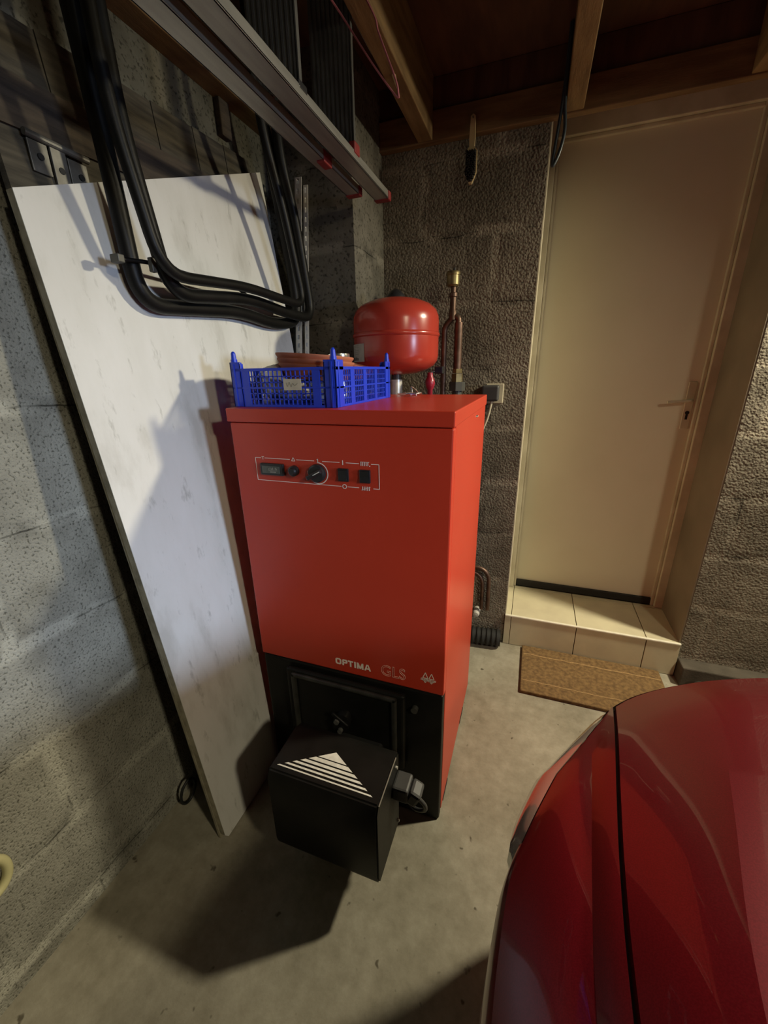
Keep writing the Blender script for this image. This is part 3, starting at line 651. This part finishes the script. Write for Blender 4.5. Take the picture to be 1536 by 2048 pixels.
# label wrapped on the shell
def wrapped(bm, a0, a1, z0, z1, r, n=8):
    A = []
    for i in range(n+1):
        a = R(a0+(a1-a0)*i/n); x, y = tc_[0]+r*math.cos(a), tc_[1]+r*math.sin(a); A.append((bm.verts.new((x, y, z0)), bm.verts.new((x, y, z1))))
    for p, q in zip(A, A[1:]): bm.faces.new((p[0], q[0], q[1], p[1]))
lb0, lb1 = 203, 243
bm = bmesh.new(); wrapped(bm, lb0, lb1, 1.392, 1.452, 0.1590, 10); lab = obj('sticker', bm, 'label', ev); lab['label'] = 'grey white printed sticker'
bm = bmesh.new()
for i, (z_, a, b_) in enumerate([(1.446, 206, 230), (1.441, 206, 232), (1.436, 206, 222), (1.431, 206, 231), (1.424, 206, 228), (1.418, 206, 231)]): wrapped(bm, a, b_, z_-0.0007, z_+0.0007, 0.1593, 6)
obj('small_print', bm, 'ink_soft', lab)
bm = bmesh.new()
for i in range(6): wrapped(bm, 209+i*3.6, 211.4+i*3.6, 1.397+0.001*(i % 2), 1.408-0.0015*(i % 3), 0.1594, 2)
wrapped(bm, 209, 230, 1.397, 1.3985, 0.1594, 6)
obj('bold_print', bm, 'ink', lab)
# red drain valve with black handle
dv = thing('drain_valve', 'small dark red valve with a black handle under the right side of the red tank', 'valve', (-0.372, 1.56, 1.20))
bm = bmesh.new(); lathe(bm, [(0, 1.352), (0.010, 1.350), (0.011, 1.335), (0.016, 1.327), (0.019, 1.312), (0.015, 1.296), (0.010, 1.288), (0.010, 1.20), (0, 1.20)], (-0.372, 1.56, 0), 20); obj('valve_body', bm, 'valve_red', dv, smooth=50)
bm = bmesh.new(); box(bm, (-0.358, 1.565, 1.345), (-0.325, 1.60, 1.372), 0.004); cyl(bm, (-0.372, 1.56, 1.350), (-0.35, 1.575, 1.357), 0.005); obj('valve_handle', bm, 'black_plastic', dv)

# ================================================================== AIR VENT PIPEWORK
vp = thing('vent_pipework', 'forked tarnished copper pipe with a brass air vent on top, behind the boiler', 'pipe', (-0.32, 1.75, 1.0))
bm = bmesh.new(); tube(bm, fillet([(-0.305, 1.75, 1.36), (-0.306, 1.75, 1.552), (-0.325, 1.75, 1.560), (-0.362, 1.75, 1.520), (-0.360, 1.75, 0.0)], 0.020, 5), 0.0115, 14); obj('copper_fork', bm, 'copper', vp, smooth=60)
bm = bmesh.new(); tube(bm, [(-0.305, 1.75, 1.36), (-0.305, 1.75, 1.535)], 0.0165, 16); obj('copper_riser', bm, 'copper', vp, smooth=60)
bm = bmesh.new()
lathe(bm, [(0, 1.545), (0.015, 1.545), (0.015, 1.575), (0.012, 1.580), (0.012, 1.625), (0.016, 1.628), (0.016, 1.640), (0.010, 1.643), (0.010, 1.668), (0, 1.668)], (-0.331, 1.75, 0), 16)
obj('reducer', bm, 'copper', vp, smooth=40)
bm = bmesh.new(); lathe(bm, [(0, 1.662), (0.018, 1.662), (0.0245, 1.668), (0.0245, 1.700), (0.0265, 1.702), (0.0265, 1.710), (0.024, 1.714), (0.009, 1.716), (0, 1.717)], (-0.334, 1.75, 0), 28); obj('air_vent', bm, 'brass', vp, smooth=35)
bm = bmesh.new(); cyl(bm, (-0.330, 1.75, 1.714), (-0.330, 1.75, 1.727), 0.0065, 0.004, 12); obj('vent_cap', bm, 'black_plastic', vp)
bm = bmesh.new(); cyl(bm, (-0.304, 1.75, 1.345), (-0.304, 1.75, 1.362), 0.020, n=8); cyl(bm, (-0.303, 1.75, 1.311), (-0.303, 1.75, 1.343), 0.0235, n=6); obj('brass_union', bm, 'brass', vp)
bm = bmesh.new(); cyl(bm, (-0.302, 1.75, 1.276), (-0.302, 1.75, 1.311), 0.033, n=8); cyl(bm, (-0.302, 1.75, 1.0), (-0.302, 1.75, 1.276), 0.020, n=16); obj('iron_nut', bm, 'cast', vp)

# ================================================================== SOCKET, ADAPTER, CABLE
sk = thing('wall_socket', 'cream wall socket on the rough block wall beside the boiler top', 'socket', (-0.158, D, 1.258))
obj('socket_plate', bx((-0.196, D-0.010, 1.217), (-0.122, D, 1.299), 0.003), 'socket', sk)
pg = thing('plug_adapter', 'black plug adapter pushed into the cream wall socket', 'plug', (-0.17, 1.84, 1.26))
obj('adapter_body', bx((-0.209, 1.815, 1.229), (-0.138, 1.8635, 1.294), 0.008, 3), 'grey_plastic', pg)
bm = bmesh.new(); tube(bm, catmull([(-0.166, 1.832, 1.230), (-0.170, 1.832, 1.20), (-0.180, 1.835, 1.155), (-0.200, 1.84, 1.10), (-0.235, 1.84, 1.03), (-0.28, 1.84, 0.95)], 6), 0.0052, 10)
obj('power_cable', bm, 'cable_white', pg, smooth=60)

# ================================================================== LOW PIPES, DUCT
for i, (dx, dz, lab) in enumerate([(0.0, 0.0, 'outer one of two dark copper pipes bending down the wall beside the boiler foot'), (-0.030, -0.026, 'inner one of two dark copper pipes bending down the wall beside the boiler foot')]):
    bm = bmesh.new(); tube(bm, fillet([(-0.44, 1.84, 0.432+dz), (-0.121+dx, 1.84, 0.432+dz), (-0.118+dx, 1.84, 0.200)], 0.075, 8), 0.010, 12)
    tag(obj('copper_pipe', bm, 'copper', smooth=60, origin=(-0.12+dx, 1.84, 0.2)), lab, 'pipe', 'copper pipes at the foot of the door wall')
bm = bmesh.new(); lathe(bm, [(0, -0.03), (0.013, -0.028), (0.018, -0.015), (0.018, 0.0), (0.018, 0.03)], (-0.172, 1.845, 0.172), 20, 'Y')
tag(obj('pipe_cap', bm, 'white_knob', smooth=50, origin=(-0.172, 1.86, 0.172)), 'round dusty white cap low on the wall beside the copper pipes', 'cap')
bm = bmesh.new(); pts = []; rr = []
for i in range(76):
    pts.append((-0.50+i*0.0061, 1.825-0.01*math.sin(i*0.05), 0.048)); rr.append(0.040 if (i//2) % 2 else 0.0455)
tube(bm, pts, rr, 20)
tag(obj('ribbed_duct', bm, 'black_matt', smooth=30, origin=(-0.27, 1.825, 0)), 'black ribbed duct on the floor between the boiler and the tiled step', 'duct')

# ================================================================== LEANING BOARDS
def slab(bm, quad, th):
    """quad of 4 points facing +X, thickness th towards -X"""
    prism(bm, quad, (-th, 0, -0.0))
wb = thing('white_board', 'large white painted board leaning on the left wall beside the boiler', 'board', (-0.78, 1.05, 0))
kx = 0.094
def bp_(y, z): return Vector((-0.762-kx*z, y, z))
corn = [(0.627, 0.003), (0.617, 0.020), (0.604, 1.684), (1.443, 2.006), (1.472, 1.461), (1.490, 0.003)]
bm = bmesh.new(); prism(bm, [bp_(y, z) for y, z in corn], (-0.0015, 0, 0)); obj('painted_face', bm, 'board', wb)
bm = bmesh.new(); prism(bm, [bp_(y, z)+Vector((-0.0016, 0, 0)) for y, z in corn], (-0.017, 0, -0.001)); obj('board_core', bm, 'board_edge', wb)
# plywood sheet behind
kk = 0.135/2.0
def pb(y, z, off=0.0): return Vector((-0.7810-off-kx*z, y, z))
bm = bmesh.new(); prism(bm, [pb(0.614, 0.002), pb(0.608, 1.62), pb(1.43, 1.93), pb(1.43, 0.002)], (-0.008, 0, 0))
tag(obj('plywood_sheet', bm, 'board_edge', origin=(-0.80, 1.05, 0)), 'thin bare plywood sheet sandwiched just behind the white board', 'board')
# old plank door behind
od = thing('plank_door', 'old dark plank door with an iron hinge, leaning behind the white board', 'door', (-0.86, 1.05, 0))
def dx_(z): return -0.7905-kx*z
ys = [0.622, 0.76, 0.90, 1.03, 1.17, 1.30, 1.425]
for i in range(6):
    bm = bmesh.new(); a, b_ = ys[i]+0.0015, ys[i+1]-0.0015
    prism(bm, [(dx_(0.003), a, 0.003), (dx_(2.02), a, 1.99+0.008*i), (dx_(2.02), b_, 1.995+0.008*i), (dx_(0.003), b_, 0.003)], (-0.016, 0, 0))
    obj('plank', bm, 'old_wood', od)
for z0, z1 in ((1.80, 1.89),):
    bm = bmesh.new(); prism(bm, [(dx_(z0)+0.005, 0.636, z0), (dx_(z1)+0.005, 0.636, z1), (dx_(z1)+0.005, 1.20, z1+0.025), (dx_(z0)+0.005, 1.20, z0+0.025)], (-0.0055, 0, 0)); obj('shade_strip', bm, 'old_wood2', od)  # dark strip standing for the shadow band across the planks
hg = bmesh.new(); hx = dx_(1.77)+0.004
def hb(y0, y1, z0, z1, t=0.004, rot=0): box(hg, (hx, y0, z0), (hx+t, y1, z1), 0.001)
hb(0.672, 0.708, 1.738, 1.790); hb(0.712, 0.742, 1.69, 1.792, 0.006); hb(0.746, 0.786, 1.728, 1.785)
cyl(hg, (hx+0.006, 0.668, 1.797), (hx+0.006, 0.79, 1.795), 0.0065, n=12)
hinge = obj('strap_hinge', hg, 'iron', od); hinge['label'] = 'worn grey iron hinge'
bm = bmesh.new()
for y, z in ((0.690, 1.765), (0.727, 1.755), (0.727, 1.725), (0.768, 1.758)): cyl(bm, (hx+0.004, y, z), (hx+0.0075, y, z), 0.006, n=10)
obj('hinge_bolt', bm, 'black_matt', hinge)
# timber upright against the wall
tag(obj('timber_post', bx((-0.9962, 1.30, 2.055), (-0.975, 1.345, 2.149), 0.003), M['old_wood2'], origin=(-0.99, 1.32, 2.055)), 'short dark timber block on the left wall just below the beam', 'timber')
# cable loop behind
bm = bmesh.new(); tube(bm, [(-0.955+0.006*math.sin(a), 0.672+0.030*math.cos(a), 0.055+0.047*math.sin(a)) for a in [2*math.pi*i/28 for i in range(28)]], 0.0045, 8, closed=True)
tag(obj('cable_loop', bm, 'rubber', smooth=60, origin=(-0.955, 0.672, 0.01)), 'black cable loop sticking out behind the foot of the boards', 'cable')

# perforated angle uprights
def angle_iron(p0, p1, wd, lab):
    t = thing('slotted_angle', lab, 'metal strip', p0, 'slotted steel angles beside the white board')
    p0, p1 = Vector(p0), Vector(p1); d = (p1-p0); L_ = d.length; d.normalize()
    ux = Vector((1, 0, 0)); ux = (ux-d*ux.dot(d)).normalized(); uy = d.cross(ux)
    bm = bmesh.new(); n = int(L_/0.030)
    def quad(a, b_, s0, s1, axis):
        oth = uy if axis is ux else ux
        prism(bm, [p0+axis*a+d*s0, p0+axis*b_+d*s0, p0+axis*b_+d*s1, p0+axis*a+d*s1], oth*0.002)
    for axis in (ux, uy):
        quad(0, wd*0.30, 0, L_, axis); quad(wd*0.62, wd, 0, L_, axis)
        for i in range(n+1): quad(wd*0.30, wd*0.62, i*0.03, min(i*0.03+0.014, L_), axis)
    return obj('perforated_strip', bm, 'lit_steel', t)
angle_iron((-0.975, 1.395, 0.004), (-0.868, 1.530, 2.010), 0.027, 'bright slotted steel angle upright leaning just behind the right edge of the white board')
angle_iron((-0.925, 1.405, 0.004), (-0.838, 1.534, 1.985), 0.018, 'thinner dull slotted steel angle leaning beside the brighter one')

# ================================================================== TUBULAR FRAMES
def tube_frame(pts, r, lab, rod=None):
    t = thing('tubular_frame', lab, 'metal frame', pts[0], 'black tubular frames hanging by the left wall')
    bm = bmesh.new(); tube(bm, fillet(pts, 0.075, 8), r, 14); obj('bent_tube', bm, 'black', t, smooth=60)
    if rod:
        bm = bmesh.new(); tube(bm, fillet(rod, 0.02, 4), 0.0045, 8); obj('cross_rod', bm, 'black', t, smooth=60)
        bm = bmesh.new(); box(bm, (rod[0][0]-0.004, rod[0][1]-0.012, rod[0][2]-0.010), (rod[0][0]+0.02, rod[0][1]+0.004, rod[0][2]+0.006), 0.002)
        obj('rod_clip', bm, 'cast', t)
        obj('rod_clip', bx((-0.836, 0.793, 1.578), (-0.824, 0.806, 1.607), 0.002), 'cast', t)
    return t
tube_frame([(-0.879, 0.750, 2.300), (-0.879, 0.775, 1.896), (-0.879, 0.791, 1.514), (-0.879, 1.146, 1.540), (-0.879, 1.339, 1.520), (-0.879, 1.499, 1.545), (-0.879, 1.477, 1.714), (-0.879, 1.360, 2.184), (-0.879, 1.339, 2.300)], 0.0185,
           'black tubular frame hanging nearest the left wall, lowest and closest to the white board', rod=[(-0.860, 0.736, 1.595), (-0.847, 0.808, 1.601), (-0.847, 1.119, 1.595), (-0.847, 1.174, 1.574)])
tube_frame([(-0.839, 0.785, 2.300), (-0.839, 0.791, 1.841), (-0.839, 0.846, 1.540), (-0.839, 1.150, 1.573), (-0.839, 1.371, 1.555), (-0.839, 1.532, 1.555), (-0.839, 1.461, 1.863), (-0.839, 1.393, 2.014), (-0.839, 1.371, 2.300)], 0.0165,
           'black tubular frame hanging outermost, with the bottom corner furthest right')
tube_frame([(-0.799, 0.730, 2.300), (-0.799, 0.735, 1.839), (-0.799, 0.794, 1.570), (-0.799, 1.091, 1.593), (-0.799, 1.275, 1.586), (-0.799, 1.406, 1.584), (-0.799, 1.328, 1.827), (-0.799, 1.237, 2.031), (-0.799, 1.216, 2.300)], 0.013,
           'black tubular frame hanging between the other two, its bottom rail the highest')

# ================================================================== LADDER
ld = thing('aluminium_ladder', 'aluminium extension ladder hung on edge under the ceiling joists with red end caps', 'ladder', (-0.55, 0.9, 1.9))
def rail(xc, y0, y1, z, w_=0.025, h=0.060):
    bm = bmesh.new()
    box(bm, (xc-w_, y0, z), (xc+w_, y1, z+0.004), 0.001); box(bm, (xc+w_-0.004, y0, z), (xc+w_, y1, z+0.022), 0.001); box(bm, (xc-w_, y0, z), (xc-w_+0.004, y1, z+0.022), 0.001)
    box(bm, (xc-w_+0.004, y0, z+0.014), (xc+w_-0.004, y1, z+0.018)); return bm
obj('rail', rail(-0.535, -0.9, 1.505, 1.895, 0.024), 'alu', ld); obj('rail', rail(-0.602, -0.9, 1.420, 1.890, 0.022), 'alu', ld)
obj('rail', rail(-0.535, -0.9, 1.505, 2.262, 0.024), 'alu', ld); obj('rail', rail(-0.602, -0.9, 1.420, 2.262, 0.022), 'alu', ld)
for xc, y1, z, w_ in ((-0.535, 1.505, 1.895, 0.024), (-0.602, 1.420, 1.890, 0.022)):
    obj('end_cap', bx((xc-w_-0.003, y1, z-0.003), (xc+w_+0.003, y1+0.026, z+0.024), 0.004), 'red_cap', ld)
for i, yr in enumerate((-0.44, -0.16, 0.12, 0.40, 0.675, 0.955, 1.235)):
    bm = bmesh.new(); x0, x1 = -0.628, -0.512
    box(bm, (x0, yr, 1.912), (x1, yr+0.007, 2.262), 0.001)
    for j in range(9): xx = x0+0.006+j*0.0125; box(bm, (xx, yr-0.003, 1.914), (xx+0.005, yr, 2.26))
    box(bm, (x1-0.002, yr-0.004, 1.912), (x1+0.001, yr+0.007, 2.262))
    obj('ribbed_rung', bm, 'alu_dark', ld)
for yr in (1.235,):
    obj('rung_cap', bx((-0.526, yr-0.008, 1.911), (-0.508, yr+0.028, 1.937), 0.003), 'red_cap', ld)
    obj('rung_cap', bx((-0.602, yr-0.052, 1.885), (-0.578, yr-0.004, 1.914), 0.003), 'red_cap', ld)
obj('rung_cap', bx((-0.526, 0.947, 1.911), (-0.510, 0.982, 1.926), 0.003), 'black_plastic', ld)

# ================================================================== HANGING THINGS
br = thing('hand_brush', 'small black-bristled brush with pale wooden handle hanging left of the door', 'brush', (-0.296, 1.82, 2.0))
bm = bmesh.new(); t = bmesh.new()
poly = [(-0.304, 2.212), (-0.296, 2.218), (-0.288, 2.212), (-0.286, 2.150), (-0.288, 2.124), (-0.277, 2.112), (-0.277, 2.045), (-0.292, 2.012), (-0.302, 2.012), (-0.317, 2.045), (-0.317, 2.112), (-0.306, 2.124), (-0.307, 2.150)]
prism(bm, [(x, 1.826, z) for x, z in poly], (0, 0.012, 0)); obj('brush_handle', bm, 'brush_wood', br)
bm = bmesh.new(); rnd = random.Random(2)
for i in range(7):
    for j in range(16):
        x = -0.313+i*0.0052; z = 2.108-j*0.0058
        if abs(x+0.297) > 0.020-max(0, (2.045-z))*0.5: continue
        cyl(bm, (x, 1.826, z), (x+rnd.uniform(-.002, .002), 1.802, z-0.004+rnd.uniform(-.002, .002)), 0.0030, 0.0022, 6)
obj('bristles', bm, 'bristle', br)
bm = bmesh.new(); cyl(bm, (-0.296, 1.842, 2.205), (-0.296, 1.818, 2.207), 0.0018, n=8); obj('hanging_nail', bm, 'cast', br)
bm = bmesh.new(); tube(bm, catmull([(0.006, 1.76, 2.355), (0.006, 1.75, 2.262), (0.006, 1.75, 2.165), (0.014, 1.75, 2.09), (0.006, 1.75, 2.035), (-0.009, 1.75, 1.999), (-0.0135, 1.75, 2.003), (-0.011, 1.75, 2.04), (-0.004, 1.75, 2.116), (0.0, 1.75, 2.17), (0.003, 1.752, 2.26), (0.003, 1.76, 2.355)], 6), 0.0055, 10)
tag(obj('hanging_cord', bm, 'hose', smooth=60, origin=(0.005, 1.755, 2.355)), 'dark blue grey cord loop dangling from the joist over the left edge of the door', 'cord')
bm = bmesh.new(); tube(bm, catmull([(-0.555, 0.88, 2.172), (-0.499, 1.10, 2.129), (-0.412, 1.10, 2.011), (-0.352, 1.10, 1.938), (-0.347, 1.10, 1.944), (-0.352, 1.10, 1.965), (-0.372, 1.10, 2.010), (-0.392, 1.10, 2.055), (-0.402, 1.10, 2.085), (-0.455, 1.10, 2.171)], 5), 0.0022, 6)
tag(obj('pink_string', bm, 'string', smooth=60, origin=(-0.455, 1.10, 2.171)), 'thin pink string dangling from the joist right of the ladder', 'string')
bm = bmesh.new(); cyl(bm, (-0.472, 1.45, 2.175), (-0.466, 1.47, 2.150), 0.006, 0.003, 10)
tag(obj('wooden_peg', bm, 'brush_wood', origin=(-0.472, 1.45, 2.173)), 'tiny pale wooden peg under the joist beside the pillar', 'peg')
# pale hose loop at the left edge of the view
bm = bmesh.new(); tube(bm, [(-0.980, 0.222+0.034*math.cos(a), 0.365+0.046*math.sin(a)) for a in [2*math.pi*i/32 for i in range(32)]], 0.0095, 10, closed=True)
tag(obj('hose_ring', bm, 'pale_hose', smooth=60, origin=(-0.98, 0.222, 0.365)), 'pale yellow plastic ring hanging low on the left wall', 'ring')
# dark pots near the right wall
def pot(c, tilt, r, h, lab):
    bm = bmesh.new(); lathe(bm, [(0, 0), (r*0.72, 0), (r*0.98, h*0.9), (r, h*0.9), (r, h), (r*0.94, h), (r*0.68, 0.006), (0, 0.006)], (0, 0, 0), 28)
    bmesh.ops.transform(bm, matrix=Matrix.Translation(c) @ Euler(tilt).to_matrix().to_4x4(), verts=bm.verts)
    lowest = min(v.co.z for v in bm.verts)
    bmesh.ops.translate(bm, verts=bm.verts, vec=(0, 0, 0.001-lowest))
    tag(obj('flower_pot', bm, 'dark_pot', smooth=40, origin=(c[0], c[1], 0)), lab, 'pot', 'dark pots by the right wall')
pot((0.795, 1.755, 0.05), (R(72), 0, R(18)), 0.050, 0.085, 'dark plastic pot lying on its side right of the doormat')
pot((0.955, 1.745, 0.05), (R(70), 0, R(-20)), 0.055, 0.09, 'dark plastic pot lying on its side further along the right wall behind the bonnet')

# ================================================================== CAR
CX = 0.87
car = thing('car', 'glossy crimson car parked nose towards the door wall, bonnet and left wing in view', 'car', (CX, -0.6, 0))
lane = {
 0: [(.100,.570,.700),(.060,.470,.706),(.034,.387,.712),(.024,.30,.718),(.020,.20,.728),(.014,-.1,.76),(.006,-.5,.80),(.004,-1.0,.84)],
 1: [(.163,.668,.712),(.146,.55,.745),(.132,.45,.765),(.120,.36,.782),(.110,.26,.796),(.094,.0,.835),(.085,-.45,.89),(.085,-1.0,.93)],
 2: [(.214,.752,.712),(.190,.62,.760),(.168,.49,.786),(.150,.37,.805),(.136,.245,.826),(.118,.0,.865),(.105,-.42,.925),(.105,-1.0,.96)],
 3: [(.438,.886,.728),(.380,.75,.785),(.320,.59,.822),(.275,.45,.848),(.222,.27,.873),(.185,.05,.905),(.16,-.38,.965),(.16,-1.0,1.0)],
 4: [(CX,.960,.740),(CX,.83,.795),(CX,.66,.835),(CX,.50,.865),(CX,.30,.895),(CX,.08,.925),(CX,-.34,.985),(CX,-1.0,1.02)],
}
NT = 7
lanes = {i: catmull(p, NT) for i, p in lane.items()}
lanes0 = {i: p[0] for i, p in lanes.items()}
def mir(p): return Vector((2*CX-p.x, p.y, p.z))
NOSE = {(2, 3): Vector((.300, .822, .716)), (3, 4): Vector((.62, .938, .735))}
def nose_curve(la, lb, u):
    a, b_ = lanes0[la], lanes0[lb]
    if (la, lb) not in NOSE: return None
    q = NOSE[(la, lb)]
    i = la+1 if la == 2 else 5
    c = [lane[1][0], lane[2][0], NOSE[(2, 3)], lane[3][0], NOSE[(3, 4)], lane[4][0], Vector((2*CX-.62, .938, .735))]
    c = [Vector(p) for p in c]; i0 = 1 if la == 2 else 3
    s1 = (c[i0+1]-c[i0]).length; s2 = (c[i0+2]-c[i0+1]).length; um = s1/(s1+s2)
    if u <= um: k_, t = i0, u/um
    else: k_, t = i0+1, (u-um)/(1-um)
    p0, p1, p2, p3 = c[k_-1], c[k_], c[k_+1], c[min(k_+2, 6)]
    return 0.5*((2*p1)+(p2-p0)*t+(2*p0-5*p1+4*p2-p3)*t*t+(3*p1-p0-3*p2+p3)*t**3)
def patch(la, lb, nsub, bulge, t0=0, t1=None, sides=(False, True), lip=None):
    """surface between two lanes; returns bmesh"""
    bm = bmesh.new(); A, B = lanes[la], lanes[lb]; t1 = len(A)-1 if t1 is None else t1
    for side in sides:
        rows_ = []
        for j in range(nsub+1):
            u = j/nsub; row = []
            for i in range(t0, t1+1):
                p = A[i].lerp(B[i], u); nc = nose_curve(la, lb, u); w_ = max(0, 1-i/(3.0*NT))**2
                if nc is not None: p = p+(nc-lanes0[la].lerp(lanes0[lb], u))*w_
                p = p+Vector((0, 0, bulge*4*u*(1-u)*min(1, i/NT)))
                row.append(p)
            rows_.append(row)
        if lip:   # turned down edges
            for (idx, dx) in lip:
                src = rows_[idx]; e = [q+Vector((dx, 0, -0.012)) for q in src]
                if idx == 0: rows_.insert(0, e)
                else: rows_.append(e)
        V = [[bm.verts.new(mir(p) if side else p) for p in row] for row in rows_]
        for a, b_ in zip(V, V[1:]):
            for i in range(len(a)-1): bm.faces.new((a[i], a[i+1], b_[i+1], b_[i]))
    return bm
iend = NT*6
gap = 0.0028
def shift(li, dx): return [p+Vector((dx, 0, 0)) for p in lanes[li]]
keep2 = lanes[2]
lanes[2] = [p+Vector((-gap, 0, 0)) for p in keep2]
for sd in (False, True):
    bm = patch(0, 1, 6, 0.012, sides=(sd,)); join(bm, patch(1, 2, 4, 0.003, lip=[(4, 0.001)], sides=(sd,)))
    bmesh.ops.remove_doubles(bm, verts=bm.verts, dist=0.0004)
    obj('front_wing', bm, 'car', car, smooth=24)
lanes[2] = [p+Vector((gap, 0, 0)) for p in keep2]
bm = patch(2, 3, 8, 0.006, 0, iend, lip=[(0, -0.001)]); join(bm, patch(3, 4, 12, 0.014, 0, iend)); bmesh.ops.remove_doubles(bm, verts=bm.verts, dist=0.0004)
obj('bonnet', bm, 'car', car, smooth=9)
lanes[2] = keep2
for sd in (0, 1):
    bm = bmesh.new(); V = []
    for p in keep2:
        a, b_ = p+Vector((-0.006, 0, -0.011)), p+Vector((0.006, 0, -0.011))
        if sd: a, b_ = mir(a), mir(b_)
        V.append((bm.verts.new(a), bm.verts.new(b_)))
    for p, q in zip(V, V[1:]): bm.faces.new((p[0], p[1], q[1], q[0]))
    obj('shut_line', bm, 'black_matt', car)
# lower body rings following the contour
K = list(reversed(lanes[0])) ; i_corner = len(K)-1
front = catmull([lane[0][0], lane[1][0], lane[2][0], (.300,.822,.716), lane[3][0], (.62,.938,.735), lane[4][0], (2*CX-.62, .938, .735)], 5)[1:-5]
K = K+front
full = K+[mir(p) for p in reversed(K[:-1])]
def ring_pts(off, zf):
    out = []
    n = len(full)
    for i, p in enumerate(full):
        a = full[max(i-1, 0)]; b_ = full[min(i+1, n-1)]; d = Vector((b_.x-a.x, b_.y-a.y, 0)).normalized(); nr = Vector((-d.y, d.x, 0))
        z = zf if not callable(zf) else zf(p)
        out.append(Vector((p.x, p.y, 0))+nr*off+Vector((0, 0, z)))
    return out
prof = [(0.0, lambda p: p.z), (0.0045, lambda p: p.z-0.010), (0.010, lambda p: p.z-0.045), (0.012, lambda p: 0.60), (0.008, lambda p: 0.52), (0.012, lambda p: 0.46), (0.016, lambda p: 0.38), (0.008, lambda p: 0.28), (-0.03, lambda p: 0.17)]
rings = [ring_pts(o_, z_) for o_, z_ in prof]
nK = len(full); h0, h1 = i_corner-NT-3, i_corner+9
lampidx = set(range(h0, h1)) | set(nK-2-i for i in range(h0, h1))
bm = bmesh.new(); V = [[bm.verts.new(p) for p in r] for r in rings]
for ri, (a, b_) in enumerate(zip(V, V[1:])):
    for i in range(nK-1):
        if ri in (0, 1, 2) and i in lampidx: continue
        bm.faces.new((a[i], a[i+1], b_[i+1], b_[i]))
obj('lower_body', bm, 'car', car, smooth=30)
for sd, idx in (('l', list(range(h0, h1))), ('r', [nK-2-i for i in range(h0, h1)])):
    idx = sorted(idx); bm = bmesh.new(); rows_ = []
    n_ = len(idx)
    for f, extra in ((0, 0.0), (0.06, 0.008), (0.2, 0.018), (0.45, 0.026), (0.75, 0.022), (0.93, 0.010), (1, 0.0)):
        row = []
        for j in range(n_+1):
            i = idx[0]+j; a = rings[0][i]; b_ = rings[3][i]; p = a.lerp(b_, f)
            q = full[max(i-1, 0)]; q2 = full[min(i+1, nK-1)]; d = Vector((q2.x-q.x, q2.y-q.y, 0)).normalized(); nr = Vector((-d.y, d.x, 0))
            w_ = math.sin(math.pi*min(1, max(0, j/n_)))**0.35
            row.append(bm.verts.new(p+nr*(0.001+extra*w_)))
        rows_.append(row)
    for a, b_ in zip(rows_, rows_[1:]):
        for i in range(n_): bm.faces.new((a[i], a[i+1], b_[i+1], b_[i]))
    obj('headlamp', bm, 'headlamp', car, smooth=60)['label'] = 'clear glossy headlamp lens'
# windscreen, cabin, wheels (beside and behind the viewpoint)
bm = bmesh.new(); prism(bm, [(0.13, -0.40, 0.95), (2*CX-0.13, -0.40, 0.95), (2*CX-0.30, -1.02, 1.40), (0.30, -1.02, 1.40)], (0, -0.012, 0)); obj('windscreen', bm, 'car_glass', car)
bm = bmesh.new()
for sx_ in (0, 1):
    f = (lambda x: 2*CX-x) if sx_ else (lambda x: x)
    prism(bm, [(f(0.10), -0.42, 0.93), (f(0.28), -1.04, 1.40), (f(0.28), -2.1, 1.42), (f(0.12), -2.7, 0.95)], (0.03 if not sx_ else -0.03, 0, 0))
box(bm, (0.28, -2.15, 1.395), (2*CX-0.28, -1.02, 1.425), 0.01); prism(bm, [(0.12, -2.7, 0.95), (2*CX-0.12, -2.7, 0.95), (2*CX-0.28, -2.1, 1.42), (0.28, -2.1, 1.42)], (0, 0.02, 0))
obj('cabin', bm, 'car', car)
bm = bmesh.new(); box(bm, (0.02, -2.85, 0.17), (2*CX-0.02, -1.0, 0.95), 0.06, 3); obj('rear_body', bm, 'car', car, smooth=40)
for x0 in (0.075, 2*CX-0.075-0.17):
    for yy in (0.12, -2.15):
        bm = bmesh.new(); lathe(bm, [(0.10, 0.0), (0.27, 0.0), (0.295, 0.02), (0.30, 0.05), (0.30, 0.12), (0.295, 0.15), (0.27, 0.17), (0.10, 0.17)], (x0, yy, 0.301), 40, 'X')
        wl = obj('wheel', bm, 'tyre', car, smooth=40)
        bm = bmesh.new(); lathe(bm, [(0.0, 0.03), (0.06, 0.02), (0.18, 0.03), (0.20, 0.002), (0.20, 0.168), (0.06, 0.15), (0, 0.14)], (x0, yy, 0.301), 30, 'X'); obj('wheel_rim', bm, 'alu', wl, smooth=40)
